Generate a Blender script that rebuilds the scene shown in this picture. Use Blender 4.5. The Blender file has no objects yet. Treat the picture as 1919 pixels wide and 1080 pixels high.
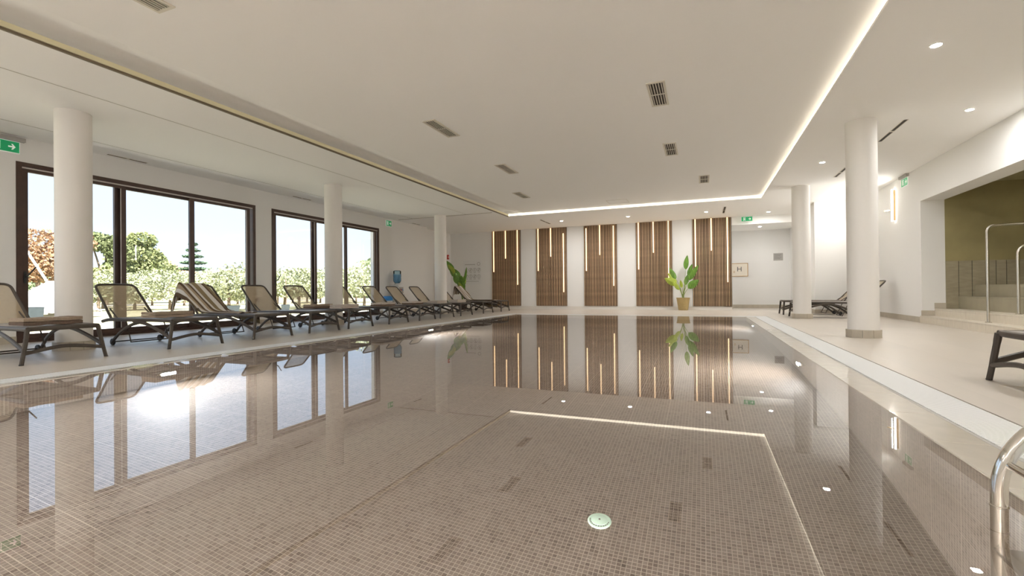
import bpy, math, random
import numpy as np
from mathutils import Vector, Matrix
PI = math.pi
S = bpy.context.scene
COL = S.collection

# ------------------------------------------------------------ camera
cam_d = bpy.data.cameras.new('camera'); cam = bpy.data.objects.new('camera', cam_d); COL.objects.link(cam)
F_PX, YAW, PITCH, ROLL, EYE = 885.0, 0.383854, 0.005748, -0.009576, 0.76
fw = Vector((-math.sin(YAW)*math.cos(PITCH), math.cos(YAW)*math.cos(PITCH), math.sin(PITCH)))
r0 = Vector((math.cos(YAW), math.sin(YAW), 0)); u0 = r0.cross(fw)
rt = math.cos(ROLL)*r0 + math.sin(ROLL)*u0; up = -math.sin(ROLL)*r0 + math.cos(ROLL)*u0
M = Matrix(((rt.x, up.x, -fw.x, 0), (rt.y, up.y, -fw.y, 0), (rt.z, up.z, -fw.z, EYE), (0, 0, 0, 1)))
cam.matrix_world = M
cam_d.sensor_width = 36; cam_d.lens = 36*F_PX/1919; cam_d.clip_start = 0.02; cam_d.clip_end = 2000
S.camera = cam

# ------------------------------------------------------------ view, sampling quality
S.view_settings.view_transform = 'Standard'; S.view_settings.look = 'None'
S.view_settings.gamma = 1; S.view_settings.use_curve_mapping = False
S.view_settings.exposure = 1.84
cy = S.cycles
cy.use_denoising = True
cy.max_bounces = 14; cy.diffuse_bounces = 7; cy.glossy_bounces = 5; cy.transmission_bounces = 8; cy.transparent_max_bounces = 14
cy.sample_clamp_indirect = 6.0; cy.caustics_refractive = True; cy.caustics_reflective = True
cy.blur_glossy = 0.3

# ------------------------------------------------------------ sky
W = bpy.data.worlds.new('sky'); S.world = W; W.use_nodes = True
nt = W.node_tree; nt.nodes.clear()
tc = nt.nodes.new('ShaderNodeTexCoord'); sx = nt.nodes.new('ShaderNodeSeparateXYZ'); rp = nt.nodes.new('ShaderNodeValToRGB')
bg = nt.nodes.new('ShaderNodeBackground'); wo = nt.nodes.new('ShaderNodeOutputWorld')
nt.links.new(tc.outputs['Generated'], sx.inputs[0]); nt.links.new(sx.outputs['Z'], rp.inputs[0])
nt.links.new(rp.outputs[0], bg.inputs[0]); nt.links.new(bg.outputs[0], wo.inputs[0])
cr = rp.color_ramp; cr.elements[0].position = 0.0; cr.elements[0].color = (0.80, 0.88, 0.98, 1)
cr.elements[1].position = 0.9; cr.elements[1].color = (0.36, 0.55, 0.85, 1)
e = cr.elements.new(0.12); e.color = (0.66, 0.80, 0.98, 1)
e = cr.elements.new(0.35); e.color = (0.55, 0.73, 0.98, 1)
bg.inputs[1].default_value = 0.43

# ------------------------------------------------------------ sun
sd = bpy.data.lights.new('sun', 'SUN'); sd.energy = 5.8; sd.angle = 0.01; sd.color = (1, 0.95, 0.86)
sun = bpy.data.objects.new('sun', sd); COL.objects.link(sun)
sun.rotation_euler = Vector((0.50, -0.42, 0.85)).to_track_quat('Z', 'Y').to_euler()

# lamp strengths, all in one place
P_DOWN, P_COVE, P_TUBE, P_POOL, P_SCONCE, P_DIVE = 9.3, 0.7, 0.6, 24.0, 3.0, 4.0

# ------------------------------------------------------------ materials
def mat(name, col, rough=0.6, metal=0.0, noise=0.0, nscale=20.0, bump=0.0, emit=None, estr=0.0, alpha=1.0, stretch=None, spec=None, col2=None):
    m = bpy.data.materials.new(name); m.use_nodes = True
    t = m.node_tree; b = t.nodes['Principled BSDF']; L = t.links
    b.inputs['Roughness'].default_value = rough; b.inputs['Metallic'].default_value = metal
    b.inputs['Base Color'].default_value = (*col, 1)
    if spec is not None: b.inputs['Specular IOR Level'].default_value = spec
    if alpha < 1: b.inputs['Alpha'].default_value = alpha
    if emit: b.inputs['Emission Color'].default_value = (*emit, 1); b.inputs['Emission Strength'].default_value = estr
    if noise > 0 or bump > 0 or col2:
        c = t.nodes.new('ShaderNodeTexCoord'); mp = t.nodes.new('ShaderNodeMapping'); n = t.nodes.new('ShaderNodeTexNoise')
        n.inputs['Scale'].default_value = nscale; n.inputs['Detail'].default_value = 5
        if stretch: mp.inputs['Scale'].default_value = stretch
        L.new(c.outputs['Object'], mp.inputs[0]); L.new(mp.outputs[0], n.inputs['Vector'])
        if noise > 0 or col2:
            mx = t.nodes.new('ShaderNodeMix'); mx.data_type = 'RGBA'
            a = col if col2 else tuple(max(0, v*(1-noise)) for v in col); z = col2 or tuple(min(1, v*(1+noise)) for v in col)
            mx.inputs[6].default_value = (*a, 1); mx.inputs[7].default_value = (*z, 1)
            ramp = t.nodes.new('ShaderNodeMapRange'); ramp.inputs[1].default_value = .3; ramp.inputs[2].default_value = .7
            L.new(n.outputs['Fac'], ramp.inputs[0]); L.new(ramp.outputs[0], mx.inputs[0]); L.new(mx.outputs[2], b.inputs['Base Color'])
        if bump > 0:
            bp = t.nodes.new('ShaderNodeBump'); bp.inputs['Strength'].default_value = bump; bp.inputs['Distance'].default_value = .01
            L.new(n.outputs['Fac'], bp.inputs['Height']); L.new(bp.outputs[0], b.inputs['Normal'])
    return m

def grid_mat(name, axes, pitch, joint, cols, grout, rough=0.35, sheet=None, lines=True):
    """square tiles on world coordinates; one random tone per cell"""
    m = bpy.data.materials.new(name); m.use_nodes = True; t = m.node_tree; L = t.links; b = t.nodes['Principled BSDF']
    b.inputs['Roughness'].default_value = rough
    g = t.nodes.new('ShaderNodeNewGeometry'); s = t.nodes.new('ShaderNodeSeparateXYZ'); L.new(g.outputs['Position'], s.inputs[0])
    def mth(op, a, bv=None):
        n = t.nodes.new('ShaderNodeMath'); n.operation = op
        for i, v in enumerate((a, bv)):
            if v is None: continue
            if isinstance(v, (int, float)): n.inputs[i].default_value = v
            else: L.new(v, n.inputs[i])
        return n.outputs[0]
    cells = []; masks = []
    for ax, p in zip(axes, pitch if isinstance(pitch, tuple) else (pitch, pitch)):
        q = mth('DIVIDE', s.outputs[ax], p)
        fl = mth('FLOOR', q); cells.append(fl); fr = mth('SUBTRACT', q, fl)
        d = mth('ABSOLUTE', mth('SUBTRACT', fr, .5)); masks.append(mth('GREATER_THAN', d, .5-joint/p/2))
        if sheet:
            q2 = mth('DIVIDE', s.outputs[ax], p*sheet); f2 = mth('ABSOLUTE', mth('SUBTRACT', mth('FRACT', q2), .5))
            masks.append(mth('GREATER_THAN', f2, .5-joint*1.6/(p*sheet)/2*1.3))
    cb = t.nodes.new('ShaderNodeCombineXYZ'); L.new(cells[0], cb.inputs[0]); L.new(cells[1], cb.inputs[1])
    wn = t.nodes.new('ShaderNodeTexWhiteNoise'); wn.noise_dimensions = '2D'; L.new(cb.outputs[0], wn.inputs['Vector'])
    r = t.nodes.new('ShaderNodeValToRGB'); L.new(wn.outputs['Value'], r.inputs[0]); cr = r.color_ramp
    cr.elements[0].color = (*cols[0], 1); cr.elements[1].color = (*cols[-1], 1)
    for i, c in enumerate(cols[1:-1]): cr.elements.new((i+1)/(len(cols)-1)).color = (*c, 1)
    if lines:
        mk = masks[0]
        for k in masks[1:]: mk = mth('MAXIMUM', mk, k)
        mx = t.nodes.new('ShaderNodeMix'); mx.data_type = 'RGBA'; L.new(mk, mx.inputs[0]); L.new(r.outputs[0], mx.inputs[6]); mx.inputs[7].default_value = (*grout, 1)
        L.new(mx.outputs[2], b.inputs['Base Color'])
    else: L.new(r.outputs[0], b.inputs['Base Color'])
    return m

M_WALL = mat('white wall paint', (.82, .815, .80), .85, bump=.05, nscale=60)
M_CEIL = mat('warm white ceiling paint', (.93, .925, .905), .9, bump=.03, nscale=40)
M_COLM = mat('column paint', (.82, .80, .77), .7, bump=.04, nscale=50)
M_DECK = grid_mat('beige deck tile', (0, 1), (.6, 1.2), .003, [(.56, .505, .44), (.585, .53, .465), (.55, .50, .44)], (.50, .46, .40), .38)
M_SKIRT = mat('grey beige skirting tile', (.50, .45, .37), .5, noise=.08, nscale=6)
M_STEP = mat('pale step tile', (.66, .60, .50), .45, noise=.05, nscale=5, stretch=(1, 6, 1))
MOS = [tuple(.46*v for v in c) for c in [(.22, .16, .125), (.36, .28, .22), (.39, .31, .25), (.27, .205, .16), (.42, .34, .28), (.35, .275, .22), (.19, .135, .10)]]
GROUT = (.40, .35, .29)
M_MOSF = grid_mat('mosaic floor', (0, 1), .025, .0028, MOS, GROUT, .4, 12)
M_MOSX = grid_mat('mosaic side wall', (1, 2), .025, .0028, MOS, GROUT, .4, 12)
M_MOSY = grid_mat('mosaic end wall', (0, 2), .025, .0028, MOS, GROUT, .4, 12)
M_MOST = grid_mat('mosaic tile glaze', (0, 1), .025, .0028, MOS, GROUT, .3, None, False)
M_GROUT = mat('mosaic grout', GROUT, .8, noise=.05, nscale=80)
M_CURB = mat('pale curb tile', (.66, .62, .55), .07, noise=.04, nscale=8)
M_GRATE = mat('white grating plastic', (.80, .81, .81), .45)
M_GUT = mat('gutter channel', (.42, .41, .39), .6)
M_BROWN = mat('dark brown window profile', (.060, .030, .020), .38, noise=.15, nscale=8)
M_ALU = mat('inner aluminium rail', (.55, .52, .50), .35, .6)
M_BLACK = mat('black handle', (.02, .02, .02), .4)
M_FRAME = mat('taupe resin frame', (.070, .055, .043), .42, noise=.06, nscale=30)
M_CHROME = mat('polished steel', (.78, .76, .72), .10, 1.0, bump=.01, nscale=12)
M_BRUSH = mat('brushed steel', (.66, .63, .57), .22, 1.0)
M_BRASS = mat('brass bar', (.62, .43, .22), .3, .9)
M_SLAT = mat('oak slat', (.44, .30, .18), .55, noise=.28, nscale=14, stretch=(6, 6, .5), bump=.03)
M_SLAT2 = mat('darker oak slat', (.32, .21, .125), .55, noise=.28, nscale=14, stretch=(6, 6, .5), bump=.03)
M_FELT = mat('dark felt backing', (.035, .025, .018), .95)
M_TUBE = mat('warm led diffuser', (1, .9, .7), .4, emit=(1.0, .62, .30), estr=P_TUBE)
M_COVE = mat('cove led strip', (1, .95, .85), .4, emit=(1.0, .90, .74), estr=P_COVE)
M_COVD = mat('dim cove led strip', (.62, .56, .36), .6, emit=(1.0, .90, .55), estr=.03)
M_LAMP = mat('downlight lens', (1, 1, 1), .4, emit=(1, .97, .92), estr=30)
M_RING = mat('white lamp ring', (.85, .84, .82), .4)
M_SCON = mat('sconce glass', (1, 1, 1), .4, emit=(1, .93, .80), estr=P_SCONCE)
M_DIVE = mat('underwater lamp lens', (.8, .9, 1), .3, emit=(.55, .75, 1.0), estr=P_DIVE)
M_MINT = mat('pale mint nozzle plastic', (.60, .80, .66), .45)
M_DARK = mat('dark slot', (.05, .04, .03), .8)
M_VENT = mat('cream vent metal', (.70, .66, .57), .5)
M_GREEN = mat('exit sign green', (.01, .36, .13), .4, emit=(.02, .55, .20), estr=.04)
M_SIGNW = mat('exit sign white', (.9, .95, .9), .4, emit=(.9, 1, .92), estr=.06)
M_OLIVE = mat('olive green clay plaster', (.32, .275, .135), .9, noise=.10, nscale=2.5, bump=.15)
M_OCEIL = mat('olive ceiling plaster', (.40, .36, .21), .9, noise=.05, nscale=3)
M_WAIN = mat('grey wainscot tile', (.33, .29, .20), .5, noise=.12, nscale=5, stretch=(1, 1, 4))
M_POT = mat('ochre ribbed pot', (.42, .31, .13), .6, noise=.1, nscale=40)
M_POTD = mat('dark brown pot', (.09, .06, .045), .6)
M_SOIL = mat('potting soil', (.06, .04, .025), .95, bump=.5, nscale=60)
M_LEAF = mat('glossy green leaf', (.13, .27, .035), .38, noise=.35, nscale=6, stretch=(4, 4, 1))
M_LEAFY = mat('yellow green leaf', (.36, .46, .06), .42, noise=.2, nscale=6)
M_STEM = mat('green stem', (.25, .33, .10), .5)
M_BLUEP = mat('bright blue bag', (.06, .30, .70), .5)
M_WPLAST = mat('white plastic', (.78, .78, .78), .35)
M_INK = mat('dark grey print', (.12, .12, .12), .8)
M_GREYSG = mat('grey notice board', (.42, .40, .38), .6)
M_RED = mat('red enamel', (.55, .03, .02), .4)
M_ORANGE = mat('orange board rim', (.55, .33, .12), .5)
M_CREAM = mat('cream sign face', (.82, .76, .66), .6)
M_GROUND = mat('dry summer grass', (.40, .37, .19), .95, nscale=.35, col2=(.56, .50, .33))
M_PAVE = mat('terrace paving', (.70, .66, .58), .8, noise=.06, nscale=3)
M_PATH = mat('pale gravel path', (.66, .62, .55), .9, noise=.06, nscale=10)
M_BARK = mat('grey brown bark', (.16, .12, .085), .9, noise=.3, nscale=10, bump=.4)
M_OLIV1 = mat('silver olive foliage', (.30, .325, .20), .8, noise=.25, nscale=1.5)
M_OLIV2 = mat('pale olive foliage', (.37, .40, .26), .8, noise=.25, nscale=1.5)
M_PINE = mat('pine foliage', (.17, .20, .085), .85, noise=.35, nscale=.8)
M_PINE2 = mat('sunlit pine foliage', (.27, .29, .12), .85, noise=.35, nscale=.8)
M_CEDAR = mat('blue green cedar foliage', (.11, .17, .10), .85, noise=.3, nscale=.8)
M_RUST = mat('rust brown foliage', (.36, .22, .13), .85, noise=.35, nscale=.8)
M_HEDGE = mat('distant green foliage', (.25, .31, .16), .9, noise=.3, nscale=.5)
M_ROOF = mat('terracotta roof tiles', (.45, .20, .12), .8, noise=.2, nscale=4)
M_HWALL = mat('cream house render', (.66, .58, .48), .9)
M_SHUT = mat('dark window', (.08, .07, .06), .5)
M_CANVAS = mat('white canvas', (.75, .74, .74), .8, bump=.3, nscale=6)
M_PLANT = mat('blue grey planter', (.045, .06, .075), .5, noise=.1, nscale=8)
M_SOLAR = mat('dark panel', (.12, .12, .14), .4)

def mix_transparent(name, col, fac, rough=.7):
    m = bpy.data.materials.new(name); m.use_nodes = True; t = m.node_tree; t.nodes.clear(); L = t.links
    o = t.nodes.new('ShaderNodeOutputMaterial'); mx = t.nodes.new('ShaderNodeMixShader'); a = t.nodes.new('ShaderNodeBsdfTransparent')
    d = t.nodes.new('ShaderNodeBsdfPrincipled'); d.inputs['Base Color'].default_value = (*col, 1); d.inputs['Roughness'].default_value = rough
    g = t.nodes.new('ShaderNodeTexCoord'); n = t.nodes.new('ShaderNodeTexNoise'); n.inputs['Scale'].default_value = 25
    mr = t.nodes.new('ShaderNodeMapRange'); mr.inputs[3].default_value = fac-.04; mr.inputs[4].default_value = fac+.04
    L.new(g.outputs['Object'], n.inputs['Vector']); L.new(n.outputs['Fac'], mr.inputs[0]); L.new(mr.outputs[0], mx.inputs[0])
    L.new(a.outputs[0], mx.inputs[1]); L.new(d.outputs[0], mx.inputs[2]); L.new(mx.outputs[0], o.inputs[0]); return m
M_MESH = mix_transparent('sand coloured mesh sling', (.47, .38, .26), .72)
M_SEATM = mix_transparent('grey taupe seat sling', (.36, .33, .30), .92, .38)

def glass_mat(name, ior, tint):
    m = bpy.data.materials.new(name); m.use_nodes = True; t = m.node_tree; t.nodes.clear(); L = t.links
    o = t.nodes.new('ShaderNodeOutputMaterial'); mx = t.nodes.new('ShaderNodeMixShader'); a = t.nodes.new('ShaderNodeBsdfTransparent')
    a.inputs[0].default_value = (*tint, 1); g = t.nodes.new('ShaderNodeBsdfGlossy'); g.inputs['Roughness'].default_value = 0
    f = t.nodes.new('ShaderNodeFresnel'); f.inputs[0].default_value = ior
    L.new(f.outputs[0], mx.inputs[0]); L.new(a.outputs[0], mx.inputs[1]); L.new(g.outputs[0], mx.inputs[2]); L.new(mx.outputs[0], o.inputs[0]); return m
M_PANE = glass_mat('window glass', 1.2, (.98, .99, 1))
def water_mat():
    m = bpy.data.materials.new('still pool water'); m.use_nodes = True; t = m.node_tree; t.nodes.clear(); L = t.links
    o = t.nodes.new('ShaderNodeOutputMaterial'); mx = t.nodes.new('ShaderNodeMixShader')
    a = t.nodes.new('ShaderNodeBsdfRefraction'); a.inputs['IOR'].default_value = 1.33; a.inputs['Roughness'].default_value = 0; a.inputs[0].default_value = (1, 1, 1, 1)
    g = t.nodes.new('ShaderNodeBsdfGlossy'); g.inputs['Roughness'].default_value = 0
    f = t.nodes.new('ShaderNodeFresnel'); f.inputs[0].default_value = WATER_IOR
    L.new(f.outputs[0], mx.inputs[0]); L.new(a.outputs[0], mx.inputs[1]); L.new(g.outputs[0], mx.inputs[2]); L.new(mx.outputs[0], o.inputs[0]); return m
WATER_IOR = 1.95
M_WATER = water_mat()
M_BOTTLE = glass_mat('blue bottle plastic', 1.4, (.72, .88, .95))

def towel_mat(name, cols, axis='X', scale=1.0):
    m = bpy.data.materials.new(name); m.use_nodes = True; t = m.node_tree; L = t.links; b = t.nodes['Principled BSDF']; b.inputs['Roughness'].default_value = .95
    u = t.nodes.new('ShaderNodeAttribute'); u.attribute_name = 'band'; r = t.nodes.new('ShaderNodeValToRGB')
    L.new(u.outputs['Fac'], r.inputs[0]); cr = r.color_ramp; cr.interpolation = 'CONSTANT'
    cr.elements[0].color = (*cols[0], 1); cr.elements[1].position = 1/len(cols); cr.elements[1].color = (*cols[1], 1)
    for i in range(2, len(cols)): cr.elements.new(i/len(cols)).color = (*cols[i], 1)
    L.new(r.outputs[0], b.inputs['Base Color'])
    c = t.nodes.new('ShaderNodeTexCoord'); n = t.nodes.new('ShaderNodeTexNoise'); n.inputs['Scale'].default_value = 160; bp = t.nodes.new('ShaderNodeBump'); bp.inputs['Strength'].default_value = .3
    L.new(c.outputs['Object'], n.inputs['Vector']); L.new(n.outputs['Fac'], bp.inputs['Height']); L.new(bp.outputs[0], b.inputs['Normal'])
    return m
TB, TW, TD, TO = (.42, .33, .23), (.72, .70, .68), (.13, .085, .05), (.27, .21, .12)
M_TOWEL = towel_mat('striped beach towel', [TO, TD, TW, TW, TO, TO, TW, TD, TB, TW, TD, TB, TW, TD])
M_FOLD = mat('taupe terry towel', (.36, .28, .21), .95, noise=.12, nscale=60, bump=.3)
M_FOLD2 = mat('dark striped terry towel', (.16, .11, .08), .95, noise=.2, nscale=60, bump=.3)

# ------------------------------------------------------------ geometry helpers
class MB:
    def __init__(s): s.v = []; s.f = []; s.band = []
    def add(s, vs, fs):
        o = len(s.v); s.v.extend([tuple(v) for v in vs]); s.f.extend([tuple(o+i for i in f) for f in fs]); return s
    def box(s, x0, y0, z0, x1, y1, z1, c=0.0):
        """box, with chamfered vertical/top edges when c > 0"""
        if c <= 0:
            return s.add([(x0,y0,z0),(x1,y0,z0),(x1,y1,z0),(x0,y1,z0),(x0,y0,z1),(x1,y0,z1),(x1,y1,z1),(x0,y1,z1)],
                         [(0,3,2,1),(4,5,6,7),(0,1,5,4),(1,2,6,5),(2,3,7,6),(3,0,4,7)])
        vs = []
        for z, k in ((z0, c), (z0+c, 0), (z1-c, 0), (z1, c)):
            for (x, y) in ((x0+k, y0+k), (x1-k, y0+k), (x1-k, y1-k), (x0+k, y1-k)): vs.append((x, y, z))
        fs = [(3,2,1,0), (12,13,14,15)]
        for l in range(3):
            for i in range(4): fs.append((4*l+i, 4*l+(i+1)%4, 4*l+4+(i+1)%4, 4*l+4+i))
        return s.add(vs, fs)
    def lathe(s, prof, n=24, cx=0, cy=0, cz=0, a0=0):
        vs = []
        for (r, z) in prof:
            for i in range(n):
                a = a0+2*PI*i/n; vs.append((cx+r*math.cos(a), cy+r*math.sin(a), cz+z))
        fs = []
        for j in range(len(prof)-1):
            for i in range(n): fs.append((j*n+i, j*n+(i+1)%n, (j+1)*n+(i+1)%n, (j+1)*n+i))
        fs.append(tuple(range(n-1, -1, -1))); fs.append(tuple((len(prof)-1)*n+i for i in range(n)))
        return s.add(vs, fs)
    def tube(s, pts, r, n=8, flat=1.0, upv=(0, 0, 1), cap=True):
        """sweep an ellipse (r sideways, r*flat upwards) along pts; r may be a list"""
        pts = [Vector(p) for p in pts]; rs = r if isinstance(r, (list, tuple)) else [r]*len(pts)
        vs = []; prev = None
        for i, p in enumerate(pts):
            d = (pts[min(i+1, len(pts)-1)]-pts[max(i-1, 0)]).normalized()
            if prev is None:
                ref = Vector(upv)
                if abs(d.dot(ref)) > .95: ref = Vector((1, 0, 0)) if abs(d.x) < .9 else Vector((0, 1, 0))
                a = d.cross(ref).normalized()
            else: a = (prev-d*prev.dot(d)).normalized()
            prev = a; b = a.cross(d).normalized()
            for k in range(n):
                t = 2*PI*k/n; vs.append(p+a*(rs[i]*math.cos(t))+b*(rs[i]*flat*math.sin(t)))
        fs = []
        for j in range(len(pts)-1):
            for k in range(n): fs.append((j*n+k, j*n+(k+1)%n, (j+1)*n+(k+1)%n, (j+1)*n+k))
        if cap: fs.append(tuple(range(n-1, -1, -1))); fs.append(tuple((len(pts)-1)*n+k for k in range(n)))
        return s.add(vs, fs)
    def prism(s, poly, z0, z1, f=lambda x, y, z: (x, y, z)):
        n = len(poly); vs = [f(x, y, z0) for x, y in poly]+[f(x, y, z1) for x, y in poly]
        fs = [tuple(range(n-1, -1, -1)), tuple(range(n, 2*n))]+[(i, (i+1)%n, n+(i+1)%n, n+i) for i in range(n)]
        return s.add(vs, fs)
    def build(s, name, m, parent=None, smooth=False, loc=None):
        me = bpy.data.meshes.new(name); me.from_pydata(s.v, [], s.f); me.materials.append(m); me.update()
        if smooth:
            me.polygons.foreach_set('use_smooth', [True]*len(me.polygons))
            try: me.set_sharp_from_angle(angle=math.radians(40))
            except Exception: pass
        o = bpy.data.objects.new(name, me); COL.objects.link(o)
        if parent: o.parent = parent
        if loc: o.location = loc
        return o
def curve(pts, n=6):
    """Catmull-Rom through pts"""
    P = [Vector(p) for p in pts]; out = []
    for i in range(len(P)-1):
        a = P[max(i-1, 0)]; b = P[i]; c = P[i+1]; d = P[min(i+2, len(P)-1)]
        for k in range(n):
            t = k/n; out.append(.5*((2*b)+(c-a)*t+(2*a-5*b+4*c-d)*t*t+(3*b-a-3*c+d)*t**3))
    out.append(P[-1]); return out
def bend(pts, r=.05, n=5):
    """polyline with rounded corners"""
    P = [Vector(p) for p in pts]; out = [P[0]]
    for i in range(1, len(P)-1):
        a = (P[i-1]-P[i]); b = (P[i+1]-P[i]); ra = min(r, a.length*.48, b.length*.48)
        s = P[i]+a.normalized()*ra; e = P[i]+b.normalized()*ra
        for k in range(n+1):
            t = k/n; out.append((1-t)**2*s+2*t*(1-t)*P[i]+t*t*e)
    out.append(P[-1]); return out
def tag(o, label, cat, group=None, kind=None):
    if label: o['label'] = label
    if cat: o['category'] = cat
    if group: o['group'] = group
    if kind: o['kind'] = kind
    return o
def empty(name, loc, label, cat, group=None, rz=0, kind=None):
    o = bpy.data.objects.new(name, None); COL.objects.link(o); o.location = loc; o.rotation_euler = (0, 0, rz); o.empty_display_size = .1
    return tag(o, label, cat, group, kind)
def struct(o, label, cat='room'):
    return tag(o, label, cat, None, 'structure')
def kids(o): return [c for c in bpy.data.objects if c.parent is o]
def copy_tree(o, parent=None):
    c = o.copy(); COL.objects.link(c); c.parent = parent
    for ch in kids(o): copy_tree(ch, c)
    return c
def area(name, loc, rot, sx_, sy_, watt, col, parent=None, spread=PI):
    d = bpy.data.lights.new(name, 'AREA'); d.shape = 'RECTANGLE'; d.size = sx_; d.size_y = sy_; d.energy = watt; d.color = col; d.spread = spread
    o = bpy.data.objects.new(name, d); COL.objects.link(o); o.location = loc; o.rotation_euler = rot
    if parent: o.parent = parent
    return o
def text_mesh(name, s, size, m, parent, loc, rot, align='CENTER', ext=.002):
    cu = bpy.data.curves.new(name, 'FONT'); cu.body = s; cu.size = size; cu.extrude = ext; cu.align_x = align; cu.align_y = 'CENTER'
    t = bpy.data.objects.new('text_tmp', cu); COL.objects.link(t); bpy.context.view_layer.update()
    dg = bpy.context.evaluated_depsgraph_get(); me = bpy.data.meshes.new_from_object(t.evaluated_get(dg)); bpy.data.objects.remove(t)
    me.materials.clear(); me.materials.append(m); me.name = name
    o = bpy.data.objects.new(name, me); COL.objects.link(o); o.location = loc; o.rotation_euler = rot; o.parent = parent; return o

# ------------------------------------------------------------ room shell
CZ, CU = 3.30, 3.39           # soffit, raised ceiling
XL, XR, YB, YF = -10.1, 4.29, 18.43, -4.0
PX0, PX1, PY0, PY1 = -5.50, 1.055, -2.2, 14.05      # pool basin
GX0, GX1, GY0, GY1 = -5.62, 1.28, -2.45, 14.25     # outer edge of the water
DX0, DX1, DY0, DY1 = -5.94, 1.60, -2.77, 14.55     # outer edge of the grating

b = MB()
b.box(-10.4, YF, -.3, DX0, 20.5, 0); b.box(DX1, YF, -.3, 8.0, 20.5, 0)
b.box(DX0, DY1, -.3, DX1, 20.5, 0); b.box(DX0, YF, -.3, DX1, DY0, 0)
struct(b.build('floor', M_DECK), 'beige tiled pool deck around the water', 'floor')
# ceiling: soffit ring with raised field
b = MB()
b.box(-10.4, YF, CZ, -6.17, YB+.02, CZ+.085); b.box(-10.4, YF, CZ+.085, -6.34, YB+.02, CZ+.4); b.box(-6.34, YF, CZ+.3, -5.5, YB, CZ+.4); b.box(1.57, YF, CZ, XR+.5, YB+.02, CZ+.4)
b.box(-6.17, 14.98, CZ, 1.57, YB+.02, CZ+.3); b.box(-6.17, YF, CZ, 1.57, -2.9, CZ+.3); b.box(-6.34, 14.98, CZ+.085, -6.17, YB+.02, CZ+.3); b.box(-6.34, YF, CZ+.085, -6.17, -2.9, CZ+.3)
b.box(-5.6, -2.9, CU, 1.57, 14.98, CZ+.4)
b.box(XR+.4, YF, 2.9, 8.2, 12.7, CZ+.4)
b.box(.964, YB+.02, 3.01, 8.0, 20.8, CZ+.4)
struct(b.build('ceiling', M_CEIL), 'warm white ceiling with a raised field over the pool', 'ceiling')
pr_ = [(-6.34, 3.385), (-6.335, 3.44), (-6.30, 3.49), (-6.22, 3.52), (-6.12, 3.515), (-6.02, 3.49), (-5.92, 3.455), (-5.82, 3.425), (-5.72, 3.402), (-5.6, 3.39)]
b = MB(); b.add([(x, -2.9, z) for x, z in pr_]+[(x, 14.98, z) for x, z in pr_], [(i+1, i, len(pr_)+i, len(pr_)+i+1) for i in range(len(pr_)-1)])
struct(b.build('trim_8', M_CEIL, None, True), 'shaded curved cove along the left edge of the raised ceiling', 'trim')
# cove strips: recessed diffuser with a small dark lip
def cove(n, x0, y0, x1, y1, m, lab):
    bb = MB(); bb.box(x0, y0, CZ+(.032 if n == 2 else .028), x1, y1, CU-(.030 if n == 2 else .008)); struct(bb.build('trim_%d' % n, m), lab, 'light strip')
cove(1, -6.18, -2.9, -6.155, 14.98, M_COVD, 'dim light strip along the left cove of the ceiling')
cove(2, 1.556, -2.9, 1.58, 14.955, M_COVE, 'bright light strip along the right cove of the ceiling')
cove(3, -6.15, 14.966, 1.57, 14.99, M_COVE, 'bright light strip along the far cove of the ceiling')
b = MB()
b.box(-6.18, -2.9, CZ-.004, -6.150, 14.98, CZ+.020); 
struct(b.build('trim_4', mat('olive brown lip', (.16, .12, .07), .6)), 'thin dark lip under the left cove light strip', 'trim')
b = MB(); b.box(1.555, -2.9, CZ-.004, 1.585, 14.96, CZ+.022); b.box(-6.09, 14.955, CZ-.004, 1.585, 14.99, CZ+.022)
struct(b.build('trim_5', M_CEIL), 'thin white lip under the right and far cove light strips', 'trim')
b = MB(); b.box(-7.22, -3, CZ-.003, -7.208, 13.9, CZ+.002); b.box(-9.33, -3, CZ-.003, -9.318, 13.9, CZ+.002); b.box(-9.9, 13.9, CZ-.012, -6.3, 13.93, CZ+.002)  # flat strips carry the shadow of gaps and a ceiling step as colour
struct(b.build('trim_6', mat('joint shadow', (.50, .47, .42), .9)), 'thin strips coloured as joint and step shadow in the left part of the ceiling', 'trim')
# upper light-coloured ceiling return above the glazing wall
# walls
b = MB()
wins = [(-1.1, 3.2), (4.0, 8.33), (8.80, 13.07)]; WT = 2.9
ys = [YF]
for a, c in wins:
    b.box(XL-.35, ys[-1], -.3, XL, a, CZ+.4); b.box(XL-.35, a, WT, XL, c, CZ+.4); b.box(XL-.35, a, -.3, XL, c, 0.0); ys.append(c)
b.box(XL-.35, ys[-1], -.3, XL, 16.1, CZ+.4); b.box(XL-.55, 16.1, -.3, XL-.27, 20.8, CZ+.4)
struct(b.build('wall_left', M_WALL), 'white wall with the two big glazed sliding doors', 'wall')
b = MB(); b.box(-10.6, YB, 0, .964, YB+.25, CZ+.4); b.box(.72, YB, 0, .964, 20.5, CZ+.4)
struct(b.build('wall_far', M_WALL), 'white end wall behind the wooden panels', 'wall')
b = MB(); b.box(.964, 20.5, 0, 8.0, 20.7, CZ); struct(b.build('wall_corridor', M_WALL), 'white rear wall of the side corridor right of the panels', 'wall')
b = MB(); b.box(3.08, 16.3, 0, 8, 20.5, CZ+.2); struct(b.build('wall_block', M_WALL), 'white projecting wall block behind the right columns', 'wall')
b = MB(); b.box(XR, 12.5, 0, XR+.4, 16.3, CZ+.4); b.box(XR, YF, 2.575, XR+.4, 12.5, CZ+.4)
struct(b.build('wall_right', M_WALL), 'white right wall with beam over the wide opening', 'wall')
b = MB(); b.box(-10.6, YF-.2, -.3, 8.2, YF, CZ+.4); struct(b.build('wall_near', M_WALL), 'white wall at the near end of the hall', 'wall')
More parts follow.
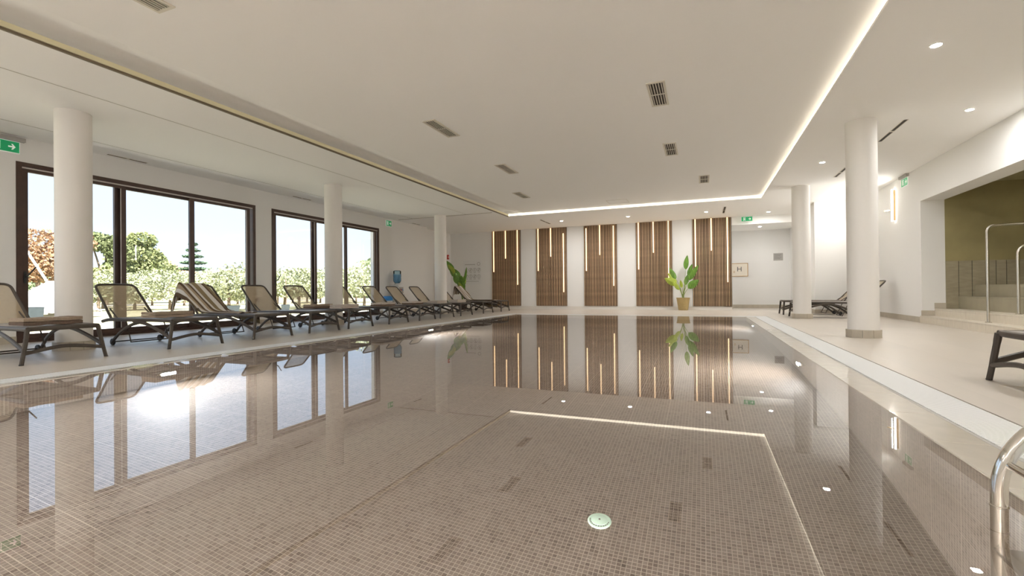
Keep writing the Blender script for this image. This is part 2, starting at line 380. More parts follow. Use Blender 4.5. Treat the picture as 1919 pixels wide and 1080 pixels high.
b = MB(); b.box(XR+.4, 12.5, 0, 8.2, 12.7, 3.2); b.box(8.0, YF, 0, 8.2, 12.5, 3.2)
struct(b.build('wall_spa', M_OLIVE), 'olive green plastered wall of the raised spa niche', 'wall')
b = MB(); b.box(XR+.4, YF, 2.88, 8.0, 12.5, 2.9); struct(b.build('trim_7', M_OCEIL), 'olive plastered ceiling of the spa niche', 'ceiling')
# baseboards
b = MB()
for a, c in ((YF, -1.1), (3.2, 4.0), (8.33, 8.80), (13.07, 16.1)): b.box(XL, a, 0, XL+.012, c, .11)
struct(b.build('baseboard_left', M_SKIRT), 'tile baseboard along the glazed wall', 'baseboard')
b = MB(); b.box(XL-.2, YB-.012, 0, .964, YB, .11)
struct(b.build('baseboard_far', mat('pale plinth', (.74, .71, .66), .6)), 'pale plinth under the wooden panels', 'baseboard')
b = MB(); b.box(.964, 20.488, 0, 3.08, 20.5, .13); b.box(3.068, 16.3, 0, 3.08, 20.488, .12); b.box(3.08, 16.288, 0, XR, 16.3, .12)
struct(b.build('baseboard_corridor', M_SKIRT), 'grey beige baseboard of the side corridor and wall block', 'baseboard')
b = MB(); b.box(XR-.012, 12.5, 0, XR, 16.288, .12); b.box(XR-.012, 12.488, 0, XR+.24, 12.5, .15+.11); b.box(XR+.21, 12.488, .3, XR+.4, 12.5, .42)
struct(b.build('baseboard_right', M_SKIRT), 'stepped baseboard at the right wall and opening jamb', 'baseboard')

# ------------------------------------------------------------ swimming pool
pool = empty('swimming_pool', (-2, 6, 0), 'long rectangular indoor pool lined with brown mosaic', 'pool', None, 0, 'structure')
off = Vector((2, -6, 0))
def pb(mb, name, m, **k):
    o = mb.build(name, m, pool, **k); o.location = off; return o
D = 1.30
b = MB(); b.box(PX0, PY0, -D-.2, PX1, PY1, -D); pb(b, 'basin_floor', M_MOSF)
b = MB(); b.box(PX0-.2, PY0-.2, -D-.2, PX0, PY1+.2, -.022); b.box(PX1, PY0-.2, -D-.2, PX1+.2, PY1+.2, -.022); pb(b, 'basin_side_wall', M_MOSX)
b = MB(); b.box(PX0, PY1, -D-.2, PX1, PY1+.2, -.022); b.box(PX0, PY0-.2, -D-.2, PX1, PY0, -.022); pb(b, 'basin_end_wall', M_MOSY)
# curb tiles, 0.6 m long, each a piece of its own
def shared(name, mb, m):
    me = bpy.data.meshes.new(name); me.from_pydata(mb.v, [], mb.f); me.materials.append(m); me.update(); return me
me_a = shared('curb_tile', MB().box(-.110, -.298, -.012, .110, .298, 0, .002), M_CURB)
me_l = shared('curb_tile', MB().box(-.058, -.298, -.012, .058, .298, 0, .002), M_CURB)
me_b = shared('curb_tile', MB().box(-.298, -.098, -.012, .298, .098, 0, .002), M_CURB)
def put(me, name, loc, parent):
    o = bpy.data.objects.new(name, me); COL.objects.link(o); o.parent = parent; o.location = loc; return o
y = PY0+.3-.24
while y < PY1+.1:
    put(me_a, 'curb_tile', Vector((PX1+.112, y, -.004))+off, pool); put(me_l, 'curb_tile', Vector((PX0-.06, y, -.004))+off, pool); y += .6
x = PX0+.3
while x < PX1:
    put(me_b, 'curb_tile', Vector((x, PY1+.10, -.004))+off, pool); put(me_b, 'curb_tile', Vector((x, PY0-.10, -.004))+off, pool); x += .6
b = MB(); b.box(PX0-.12, PY0-.20, -.03, PX0, PY1+.20, -.0165); b.box(PX1, PY0-.20, -.03, PX1+.225, PY1+.20, -.0165); b.box(PX0, PY1, -.03, PX1, PY1+.20, -.0165); b.box(PX0, PY0-.20, -.03, PX1, PY0, -.0165)
pb(b, 'curb_bed', M_GROUT)
# gutter and grating
b = MB()
b.box(DX0, DY0, -.18, GX0, DY1, -.17); b.box(GX1, DY0, -.18, DX1, DY1, -.17); b.box(GX0, GY1, -.18, GX1, DY1, -.17); b.box(GX0, DY0, -.18, GX1, GY0, -.17)
for (x0, y0, x1, y1) in ((DX0, DY0, DX0+.01, DY1), (DX1-.01, DY0, DX1, DY1), (DX0, DY1-.01, DX1, DY1), (DX0, DY0, DX1, DY0+.01),
                         (GX0-.02, GY0, GX0, GY1), (GX1, GY0, GX1+.02, GY1), (GX0, GY1, GX1, GY1+.02), (GX0, GY0-.02, GX1, GY0)):
    b.box(x0, y0, -.17, x1, y1, -.006)
g = pb(b, 'gutter', M_GUT)
b = MB()
yy = GY0
while yy < DY1-.02:
    for (x0, x1) in ((DX0+.01, GX0-.02), (GX1+.02, DX1-.01)): b.box(x0, yy, -.022, x1, yy+.014, -.002)
    yy += .022
xx = GX0-.01
while xx < GX1+.01:
    b.box(xx, GY1+.02, -.022, xx+.014, DY1-.01, -.002); xx += .022
o = pb(b, 'grating', M_GRATE); o['kind'] = 'stuff'
b = MB()
for x0 in (DX0+.06, DX0+.22, GX1+.08, GX1+.24): b.box(x0, GY0, -.021, x0+.01, DY1-.02, -.006)
pb(b, 'grating_rib', M_GRATE)
# raised mosaic tiles near the viewer: 300 nearest singly, the rest joined
TP = .025; tx0, tx1, ty0, ty1 = -3.0, 1.05, 1.0, 3.9
cells = []
for i in range(int(tx0/TP), int(tx1/TP)+1):
    for j in range(int(ty0/TP), int(ty1/TP)):
        x, y = (i+.5)*TP, (j+.5)*TP
        if x > PX1-.013: continue
        if (x+.5689)**2+(y-2.727)**2 < .083**2: continue
        vis = (x*-math.sin(YAW)+y*math.cos(YAW)) > 2.28 - .35
        if vis: cells.append((x*x+y*y*1.0, x, y))
cells.sort(key=lambda c: abs(-math.sin(YAW)*c[1]+math.cos(YAW)*c[2]-2.36)+.02*abs(c[1]+.9))
h = TP/2-.0013
me_t = shared('mosaic_tile', MB().add([(-h,-h,-.001),(h,-h,-.001),(h,h,-.001),(-h,h,-.001),(-h+.0008,-h+.0008,.0007),(h-.0008,-h+.0008,.0007),(h-.0008,h-.0008,.0007),(-h+.0008,h-.0008,.0007)],
                                     [(4,5,6,7),(0,1,5,4),(1,2,6,5),(2,3,7,6),(3,0,4,7)]), M_MOST)
for c in cells[:300]: put(me_t, 'mosaic_tile', Vector((c[1], c[2], -D))+off, pool)
tv = np.array([v.co[:] for v in me_t.vertices], np.float32); tf = np.array([p.vertices[:] for p in me_t.polygons], np.int32)
cc = np.array([(c[1], c[2], -D) for c in cells[300:]], np.float32)
V = (cc[:, None, :]+tv[None]).reshape(-1, 3); Fq = (np.arange(len(cc), dtype=np.int32)[:, None, None]*8+tf[None]).reshape(-1, 4)
me = bpy.data.meshes.new('mosaic_tiles'); me.vertices.add(len(V)); me.vertices.foreach_set('co', V.ravel())
me.loops.add(Fq.size); me.loops.foreach_set('vertex_index', Fq.ravel()); me.polygons.add(len(Fq)); me.polygons.foreach_set('loop_start', np.arange(0, Fq.size, 4, dtype=np.int32))
me.update(calc_edges=True); me.shade_flat(); me.materials.append(M_MOST)
o = bpy.data.objects.new('mosaic_tiles', me); COL.objects.link(o); o.parent = pool; o.location = off; o['kind'] = 'stuff'
# water
b = MB(); b.add([(PX0, PY0, -.008), (PX1, PY0, -.008), (PX1, PY1, -.008), (PX0, PY1, -.008)], [(0, 1, 2, 3)])
tag(b.build('pool_water', M_WATER), 'still clear water surface mirroring the hall', 'water', None, 'structure')
# floor inlet
inlet = empty('floor_inlet', (-.5689, 2.727, -D), 'round mint green water inlet on the pool floor', 'inlet')
MB().lathe([(.066, 0), (.068, .006), (.062, .012), (.046, .013)], 32).build('rim', M_MINT, inlet, True)
MB().lathe([(.046, .008), (.046, .016), (.03, .019), (.012, .02)], 32).build('cap', M_MINT, inlet, True)
MB().lathe([(.006, .02), (.006, .023)], 12).build('screw', M_BRUSH, inlet, True)
for k in range(12):
    a = PI*(1.02+.087*k*.98); c, s_ = math.cos(a), math.sin(a)
    MB().prism([(-.004, -.0022), (.004, -.0022), (.004, .0022), (-.004, .0022)], .0125, .0142, lambda x, y, z: (.053*c+x*-s_-y*c, .053*s_+x*c-y*s_, z)).build('slot', M_DARK, inlet)
# underwater lamps
def dive(x, y, z, side, lab, rz=0, gain=1.0):
    r = empty('underwater_lamp', (x, y, z), lab, 'lamp', 'underwater lamps in the pool walls', rz)
    mm = MB(); mm.lathe([(.105, 0), (.105, .02), (.085, .028)], 28); o1 = mm.build('rim', M_BRUSH, r, True)
    mm = MB(); mm.lathe([(.082, .02), (.07, .032), (.03, .036)], 28); o2 = mm.build('lens', M_DIVE, r, True)
    for o_ in (o1, o2): o_.rotation_euler = (0, side*PI/2, 0)
    area('lamp_light', (side*.05, 0, 0), (0, -side*PI/2, 0), .15, .15, P_POOL*gain, (1.0, .97, .93), r)
dive(PX0, 3.4, -.72, 1, 'pool lamp glowing blue in the left pool wall, nearest one')
dive(PX0, 8.8, -.72, 1, 'pool lamp glowing blue in the left pool wall, farther one')
dive(PX1, 6.3, -.72, -1, 'pool lamp in the right pool wall beside the nearer column')
dive(PX0, -.9, -.72, 1, 'pool lamp in the left pool wall beside the viewer, outside the picture')
dive(PX1, .6, -.72, -1, 'pool lamp in the right pool wall under the ladder, outside the picture')
for k, xx in enumerate((-4.6, -3.0, -1.4, .2)):  # unseen lamps added so the pool throws more light upward
    w4 = ('first', 'second', 'third', 'fourth')[k]
    dive(xx, PY0, -.72, 1, 'added unseen fill lamp in the near end wall of the pool behind the viewer, %s from the left' % w4, PI/2, 1.5)
dive(PX1, 11.6, -.72, -1, 'pool lamp in the right pool wall toward the far column')

# ------------------------------------------------------------ columns
def column(x, y, lab):
    c = empty('round_column', (x, y, 0), lab, 'column', 'round white columns')
    MB().lathe([(.2, .0), (.2, CZ)], 48).build('shaft', M_COLM, c, True)
    n = 10
    for k in range(n):
        a0, a1 = 2*PI*k/n+.008, 2*PI*(k+1)/n-.008
        pl = [(.201*math.cos(a0+(a1-a0)*t/4), .201*math.sin(a0+(a1-a0)*t/4)) for t in range(5)]+[(.226*math.cos(a1-(a1-a0)*t/4), .226*math.sin(a1-(a1-a0)*t/4)) for t in range(5)]
        MB().prism(pl[::-1], 0, .12).build('skirting_tile', M_SKIRT, c, True)
column(-8.13, 3.82, 'white round column by the nearest glazed door, leftmost of all')
column(-8.12, 8.81, 'white round column in front of the farther glazed door')
column(-8.14, 13.78, 'white round column beside the leafy plant in the far left corner')
column(2.27, 8.70, 'thick looking white round column nearest on the right deck')
column(2.30, 13.68, 'white round column at the far end of the right deck')

# ------------------------------------------------------------ glazed doors
def glazed(n, y0, y1, sashes, lab):
    w = empty('window_%d' % n, (XL, y0, 0), lab, 'glazed door', None, 0, 'structure')
    L_ = y1-y0
    f = MB(); X0, X1 = -.16, .012
    f.box(X0, 0, 0, X1, .07, WT); f.box(X0, L_-.07, 0, X1, L_, WT); f.box(X0, .07, WT-.07, X1, L_-.07, WT); f.box(X0, .07, 0, X1, L_-.07, .05)
    f.build('window_frame', M_BROWN, w)
    MB().box(-.012, .07, WT-.095, .0, L_-.07, WT-.072).build('track_rail', M_ALU, w)
    for i, (a, c, trk) in enumerate(sashes):
        xo = (-.045, -.105)[trk]; s0 = MB(); st = .085
        a -= y0; c -= y0
        s0.box(xo-.025, a, .05, xo+.025, a+st, WT-.07); s0.box(xo-.025, c-st, .05, xo+.025, c, WT-.07)
        s0.box(xo-.025, a+st, .05, xo+.025, c-st, .05+st); s0.box(xo-.025, a+st, WT-.07-.075, xo+.025, c-st, WT-.07)
        so = s0.build('sash', M_BROWN, w)
        MB().box(xo-.006, a+st, .05+st, xo+.006, c-st, WT-.145).build('pane', M_PANE, so)
        MB().box(xo+.0255, c-st-.012, .14, xo+.029, c-st, WT-.15).build('weather_strip', M_ALU, so)
        if i == 0:
            hd = MB(); hd.box(xo+.02, a+.03, .95, xo+.035, a+.06, 1.15, .003); hd.tube([(xo+.03, a+.045, 1.06), (xo+.09, a+.045, 1.07), (xo+.10, a+.06, 1.09), (xo+.10, a+.15, 1.22)], .011, 8); hd.build('door_handle', M_BLACK, so, True)
    return w
glazed(3, -1.1, 3.2, [(-1.03, .4, 0), (.3, 1.75, 1), (1.65, 3.13, 0)], 'third glazed sliding door beside the viewer, outside the picture on the left')
glazed(1, 4.0, 8.33, [(4.07, 5.56, 0), (5.40, 6.90, 1), (6.76, 8.20, 0)], 'nearest brown framed glazed sliding door, behind the left column')
glazed(2, 8.80, 13.07, [(8.87, 10.33, 0), (10.2, 11.62, 1), (11.48, 12.95, 0)], 'farther brown framed glazed sliding door, behind the middle left column')

# ------------------------------------------------------------ wooden slat panels
PL = [(-8.353, -7.034, (3.3, 1.566), (3.3, 2.12), (3.3, 1.005)), (-6.353, -5.049, (3.3, 1.56), (3.3, 2.13), (3.05, .68)),
      (-4.35, -3.053, (3.2, 1.51), (3.3, 2.12), (3.24, .91)), (-2.344, -1.032, (3.3, 1.52), (3.3, 2.13), (3.3, .98)), (-.333, .955, (3.3, 1.57), (3.3, 2.13), (3.3, .99))]
nm = ['leftmost of five, beside the pictogram wall', 'second from the left', 'middle one of the five', 'second from the right', 'rightmost of five, beside the corridor']
slat_me = {}
for k, (x0, x1, *tb) in enumerate(PL):
    w = empty('slat_panel', (x0, YB, .13), 'oak slat wall panel with three light tubes, %s' % nm[k], 'wall panel', 'slat panels on the end wall')
    Lp = x1-x0; H_ = 3.165
    MB().box(0, -.02, 0, Lp, -.001, H_).build('backing', M_FELT, w)
    n = 24; pit = Lp/n; bars = [.10*Lp/1.3, .49*Lp, .90*Lp]
    random.seed(k)
    for i in range(n):
        xc = (i+.5)*pit
        wd = random.choice((.026, .032, .036)); key = (wd, i % 2)
        if key not in slat_me: slat_me[key] = shared('slat', MB().box(-wd/2, -.045, 0, wd/2, -.02, H_, .003), (M_SLAT, M_SLAT2)[i % 2])
        o = put(slat_me[key], 'slat', (xc, 0, 0), w)
    for bx, (zt, zb) in zip(bars, tb):
        zt = min(zt, 3.29)
        MB().box(bx-.018, -.062, zb-.13, bx+.018, -.046, zt-.13, .004).build('light_tube', M_TUBE, w)

# ------------------------------------------------------------ lamps in the ceiling
def down(x, y, lab, z=CZ, watt=P_DOWN):
    r = empty('downlight', (x, y, z), lab, 'ceiling lamp', 'round recessed ceiling lamps')
    MB().lathe([(.062, 0), (.062, -.004), (.05, -.007)], 28).build('ring', M_RING, r, True)
    MB().lathe([(.046, -.004), (.046, -.009)], 24).build('lens', M_LAMP, r, True)
    area('lamp_light', (0, 0, -.02), (0, 0, 0), .10, .10, watt, (1, .985, .96), r, 3.1)
down(2.30, 6.26, 'bright recessed ceiling lamp nearest on the right soffit')
down(3.58, 8.74, 'recessed ceiling lamp above the spa opening, close to the right wall')
down(2.27, 11.20, 'recessed ceiling lamp just left of the thick right column')
down(2.05, 17.7, 'recessed ceiling lamp beside the green exit sign at the corridor', CZ, 5)
down(.13, 16.8, 'recessed ceiling lamp in front of the rightmost wooden panel')
down(-2.38, 16.7, 'recessed ceiling lamp above the fourth wooden panel')
down(-4.77, 16.7, 'recessed ceiling lamp above the gap of the second and third panels')
down(1.95, 19.3, 'small recessed lamp in the lowered corridor ceiling', 3.01, 2)
down(2.30, 1.6, 'recessed lamp in the right soffit beside the viewer, outside the picture')
down(3.58, 4.0, 'recessed lamp by the right wall beside the viewer, outside the picture')
down(-8.0, .6, 'added recessed fill lamp in the left soffit beside the viewer, outside the picture')  # this and the next two are added, unseen, to light the near hall
down(-4.2, -3.4, 'added recessed fill lamp in the near soffit behind the viewer, left one')
down(0.2, -3.4, 'added recessed fill lamp in the near soffit behind the viewer, right one')
# cove light (the strips in the raised field)

# sconces on the right wall
def sconce(y, lab, x=XR, rz=0, watt=7):
    s = empty('wall_sconce', (x, y, 2.72), lab, 'wall lamp', 'tube sconces on the walls', rz)
    MB().tube([(-.06, 0, -.38), (-.06, 0, .38)], .022, 14).build('light_tube', M_SCON, s, True)
    MB().box(-.062, -.012, -.36, 0, .012, .36, .004).build('back_plate', M_BRASS, s)
    MB().tube([(0, 0, -.10), (-.22, 0, -.13)], .012, 10).build('arm', M_BRASS, s, True)
    area('lamp_light', (-.12, 0, 0), (0, math.radians(90), 0), .7, .05, watt, (1, .97, .93), s)
sconce(13.9, 'slim vertical glowing sconce with brass arm under the faint exit sign')
sconce(15.4, 'slim sconce farther along the right wall, half hidden behind the thick column')

for k, xx in enumerate((-8.6, -5.2, -1.8, 1.6)):  # lamps added out of view to brighten the ceiling
    sconce(YF, 'added unseen tube sconce on the near wall behind the viewer, number %s from the left' % ('one', 'two', 'three', 'four')[k], xx, -PI/2, 6)

# ------------------------------------------------------------ vents
def vent(x, y, lab, w_=.17, l_=.76, z=CU):
    v = empty('ceiling_vent', (x, y, z), lab, 'vent', 'slotted vents in the raised ceiling')
    f = MB(); W2, L2 = w_/2+.03, l_/2+.03
    f.box(-W2, -L2, -.012, -w_/2, L2, 0); f.box(w_/2, -L2, -.012, W2, L2, 0); f.box(-w_/2, -L2, -.012, w_/2, -l_/2, 0); f.box(-w_/2, l_/2, -.012, w_/2, L2, 0); f.box(-w_/2, -.012, -.010, w_/2, .012, 0)
    f.build('vent_frame', M_VENT, v)
    MB().box(-w_/2, -l_/2, -.003, w_/2, l_/2, -.001).build('backing', M_DARK, v)
    for i in range(5):
        xx = -w_/2+(i+.5)*w_/5; MB().box(xx-.006, -l_/2, -.010, xx+.004, l_/2, -.003).build('blade', M_VENT, v)
for x, y, l in ((-4.56, 2.44, 'left row, nearest and cut by the top edge'), (-3.88, 6.64, 'left row, second from the viewer'), (-3.89, 9.40, 'left row, third from the viewer'), (-4.60, 12.15, 'left row, farthest from the viewer'),
                (-.53, 6.63, 'right row, nearest and largest looking'), (-.53, 9.33, 'right row, middle one'), (.06, 12.2, 'right row, farthest one')):
    vent(x, y, 'cream slotted vent in the raised ceiling, %s' % l)
v = empty('access_hatch', (-2.32, 14.25, CU), 'flush thin framed hatch in the raised ceiling near the far cove', 'hatch')
f = MB(); f.box(-.30, -.3, -.004, -.29, .3, 0); f.box(.29, -.3, -.004, .3, .3, 0); f.box(-.29, -.3, -.004, .29, -.29, 0); f.box(-.29, .29, -.004, .29, .3, 0); f.build('rim', M_VENT, v)
MB().box(-.285, -.285, -.002, .285, .285, 0).build('cover', M_CEIL, v)
def slot(x, y, l_, lab, rz=0, w_=.05):
    v = empty('slot_diffuser', (x, y, CZ), lab, 'vent', 'narrow slot vents in the soffit', rz)
    f = MB(); W2 = w_/2; f.box(-W2-.012, -l_/2, -.006, -W2, l_/2, 0); f.box(W2, -l_/2, -.006, W2+.012, l_/2, 0); f.box(-W2, -.02, -.006, W2, .02, 0); f.build('vent_frame', M_VENT, v)
    MB().box(-W2, -l_/2, -.003, W2, l_/2, -.001).build('dark_slot', M_DARK, v)
slot(2.885, 9.45, 1.15, 'narrow slot vent in the right soffit, right of the thick column')
slot(2.845, 12.35, .95, 'narrow slot vent in the right soffit, left of the thick column')
slot(-9.95, 5.5, .65, 'narrow slot vent above the nearest glazed door')
slot(-9.95, 9.65, .6, 'narrow slot vent above the left end of the farther glazed door')
slot(-9.95, 15.1, .5, 'narrow slot vent over the bare wall near the far left corner')
slot(-5.38, 16.7, 1.15, 'narrow slot vent before the second wooden panel')
slot(.67, 16.7, 1.3, 'narrow slot vent before the rightmost wooden panel')

# ------------------------------------------------------------ signs
def exit_sign(loc, rz, wd, ht, lab, arrow=True, lamp=False, flip=False):
    s = empty('exit_sign', loc, lab, 'sign', None, rz)
    MB().box(-wd/2, -.012, -ht/2, wd/2, 0, ht/2).build('plate', M_GREEN, s)
    fr = MB(); t = .006
    fr.box(-wd/2-t, -.014, -ht/2-t, wd/2+t, 0, -ht/2); fr.box(-wd/2-t, -.014, ht/2, wd/2+t, 0, ht/2+t); fr.box(-wd/2-t, -.014, -ht/2, -wd/2, 0, ht/2); fr.box(wd/2, -.014, -ht/2, wd/2+t, 0, ht/2)
    fr.build('rim', M_SIGNW, s)
    q = lambda x, y, z: (x, -z, y)
    p = MB(); u = ht; ox = -wd*.24 if not flip else wd*.24
    # door leaf and running figure
    p.prism([(ox-.20*u, -.36*u), (ox-.20*u, .36*u), (ox-.14*u, .36*u), (ox-.14*u, -.36*u)], .012, .0145, q)
    p.prism([(ox-.20*u, .30*u), (ox-.20*u, .36*u), (ox+.26*u, .36*u), (ox+.26*u, .30*u)], .012, .0145, q)
    p.prism([(ox+.20*u, -.36*u), (ox+.20*u, .36*u), (ox+.26*u, .36*u), (ox+.26*u, -.36*u)], .012, .0145, q)
    p.prism([(ox+.02*u+.055*u*math.cos(a*PI/5), .21*u+.055*u*math.sin(a*PI/5)) for a in range(10)], .012, .015, q)
    p.prism([(ox-.08*u, .12*u), (ox+.06*u, .14*u), (ox+.05*u, -.06*u), (ox-.03*u, -.08*u)], .012, .015, q)
    p.prism([(ox+.05*u, .12*u), (ox+.16*u, .03*u), (ox+.13*u, .0), (ox+.03*u, .06*u)], .012, .015, q)
    p.prism([(ox-.02*u, -.04*u), (ox+.05*u, -.05*u), (ox+.14*u, -.20*u), (ox+.10*u, -.34*u), (ox+.05*u, -.32*u), (ox+.08*u, -.20*u)], .012, .015, q)
    p.prism([(ox-.02*u, -.05*u), (ox-.05*u, -.22*u), (ox-.12*u, -.33*u), (ox-.08*u, -.35*u), (ox+.0, -.24*u), (ox+.04*u, -.08*u)], .012, .015, q)
    p.build('running_figure', M_SIGNW, s)
    if arrow:
        a = MB(); ax = wd*.26
        a.prism([(ax-.26*u, -.06*u), (ax+.05*u, -.06*u), (ax-.06*u, -.26*u), (ax+.05*u, -.26*u), (ax+.24*u, 0), (ax+.05*u, .26*u), (ax-.06*u, .26*u), (ax+.05*u, .06*u), (ax-.26*u, .06*u)][::-1], .012, .0145, q)
        a.build('arrow', M_SIGNW, s)
    if lamp:
        MB().box(-wd/2-.02, -.06, ht/2+.01, wd/2+.06, 0, ht/2+.075, .006).build('lamp_housing', M_GREYSG, s)
    return s
exit_sign((XL, 3.86, 3.11), PI/2, .36, .17, 'green exit sign with arrow left of the nearest glazed door', True, True)
exit_sign((XL, 13.61, 3.14), PI/2, .30, .19, 'small green exit sign right of the farther glazed door', True)
exit_sign((1.45, 18.3, 3.18), 0, .34, .15, 'glowing green exit sign hanging at the corridor corner', True)
exit_sign((XR, 13.3, 3.14), -PI/2, .36, .17, 'pale green exit sign high on the right wall above the sconce', True, True)
# H sign on the corridor wall
s = empty('letter_sign', (1.30, 20.5, 1.49), 'cream board with dark letter H and orange rim on the corridor wall', 'sign')
MB().box(-.34, -.02, -.26, .32, 0, .26).build('plate', M_CREAM, s)
f = MB(); f.box(-.36, -.03, .24, .34, 0, .26); f.box(-.36, -.03, -.26, .34, 0, -.24); f.box(.32, -.03, -.26, .34, 0, .26); f.build('rim', M_ORANGE, s)
text_mesh('letter', 'H', .26, M_INK, s, (.04, -.022, .02), (PI/2, 0, 0), ext=.006)
text_mesh('letter', '0', .12, M_ORANGE, s, (-.15, -.022, -.08), (PI/2, 0, 0))
s = empty('notice_board', (2.68, 20.5, 1.955), 'small grey notice on the corridor wall left of the far column', 'sign')
MB().box(-.16, -.012, -.14, .16, 0, .14).build('plate', M_GREYSG, s)
f = MB(); 
for k in range(4): f.box(-.13, -.014, .08-.05*k, .10-.03*(k % 2), -.011, .09-.05*k)
f.build('printed_lines', M_INK, s)
# pictogram rules on the far wall
s = empty('pictogram_print', (-9.28, YB, 1.58), 'grey printed pool rules with round pictograms on the white end wall', 'wall print')
MB().box(-.46, -.004, -.52, .42, -.001, .52).build('backing_film', mat('print film', (.79, .79, .785), .7), s)
f = MB()
def ring(bx, bz, r, t=.012, n=20):
    for i in range(n):
        a, c = 2*PI*i/n, 2*PI*(i+1)/n
        f.add([(bx+r*math.cos(a), -.006, bz+r*math.sin(a)), (bx+r*math.cos(c), -.006, bz+r*math.sin(c)), (bx+(r-t)*math.cos(c), -.006, bz+(r-t)*math.sin(c)), (bx+(r-t)*math.cos(a), -.006, bz+(r-t)*math.sin(a))], [(0, 1, 2, 3)])
ring(.29, .36, .075, .02)
for r_ in range(2):
    for c_ in range(4):
        bx, bz = -.30+.2*c_, .10-.28*r_
        ring(bx, bz, .085, .014)
        f.box(bx-.012, -.006, bz-.045, bx+.012, -.004, bz+.02); f.box(bx-.018, -.006, bz+.03, bx+.018, -.004, bz+.055)
        if (c_+r_) % 2: f.add([(bx-.06, -.006, bz-.045), (bx-.045, -.006, bz-.06), (bx+.06, -.006, bz+.045), (bx+.045, -.006, bz+.06)], [(0, 1, 2, 3)])
        f.box(bx-.06, -.006, bz-.125, bx+.06, -.004, bz-.112)
f.box(-.38, -.006, .325, .12, -.004, .35); f.box(-.38, -.006, -.40, .3, -.004, -.385)
f.build('pictograms', M_GREYSG, s)
# red device on the left return wall
s = empty('fire_alarm_box', (XL-.27, 18.15, 2.26), 'small red alarm box in the far left corner above the plant', 'alarm')
MB().box(0, -.05, -.10, .05, .05, .10, .008).build('housing', M_RED, s)
MB().box(.05, -.03, -.03, .055, .03, .03).build('button_plate', M_CREAM, s)

# ------------------------------------------------------------ water cooler and bin
wc = empty('water_cooler', (-9.84, 13.72, 0), 'white water cooler with blue bottle against the bare left wall', 'water cooler')
b = MB(); b.box(-.16, -.16, .02, .16, .16, 1.0, .02); b.build('cabinet', M_WPLAST, wc)
MB().box(-.14, -.14, 0, .14, .14, .03).build('foot', M_BLACK, wc)
MB().box(.16, -.12, .70, .165, .12, .92).build('tap_panel', M_GREYSG, wc)
for yy in (-.05, .05): MB().tube([(.16, yy, .84), (.20, yy, .84), (.205, yy, .80)], .012, 8).build('tap', (M_BLUEP if yy > 0 else M_RED), wc, True)
MB().box(.16, -.10, .64, .23, .10, .66).build('drip_tray', M_GREYSG, wc)
MB().lathe([(.10, 1.0), (.12, 1.03), (.06, 1.06)], 20).build('collar', M_WPLAST, wc, True)
MB().lathe([(.05, 1.03), (.10, 1.08), (.135, 1.14), (.135, 1.24), (.128, 1.26), (.135, 1.28), (.135, 1.38), (.128, 1.40), (.135, 1.42), (.130, 1.48), (.10, 1.50)], 28).build('bottle', M_BOTTLE, wc, True)
MB().lathe([(.04, 1.05), (.095, 1.09), (.128, 1.15), (.128, 1.36)], 28).build('water', mat('bottled water', (.42, .62, .80), .2), wc, True)
bn = empty('waste_bin', (-9.75, 13.05, 0), 'white bin with a blue bag rim beside the water cooler', 'bin')
MB().lathe([(.13, 0), (.16, .50), (.165, .52)], 24).build('body', M_WPLAST, bn, True)
MB().lathe([(.168, .47), (.175, .50), (.172, .56), (.15, .57), (.145, .60), (.10, .62)], 24).build('bag_rim', M_BLUEP, bn, True)

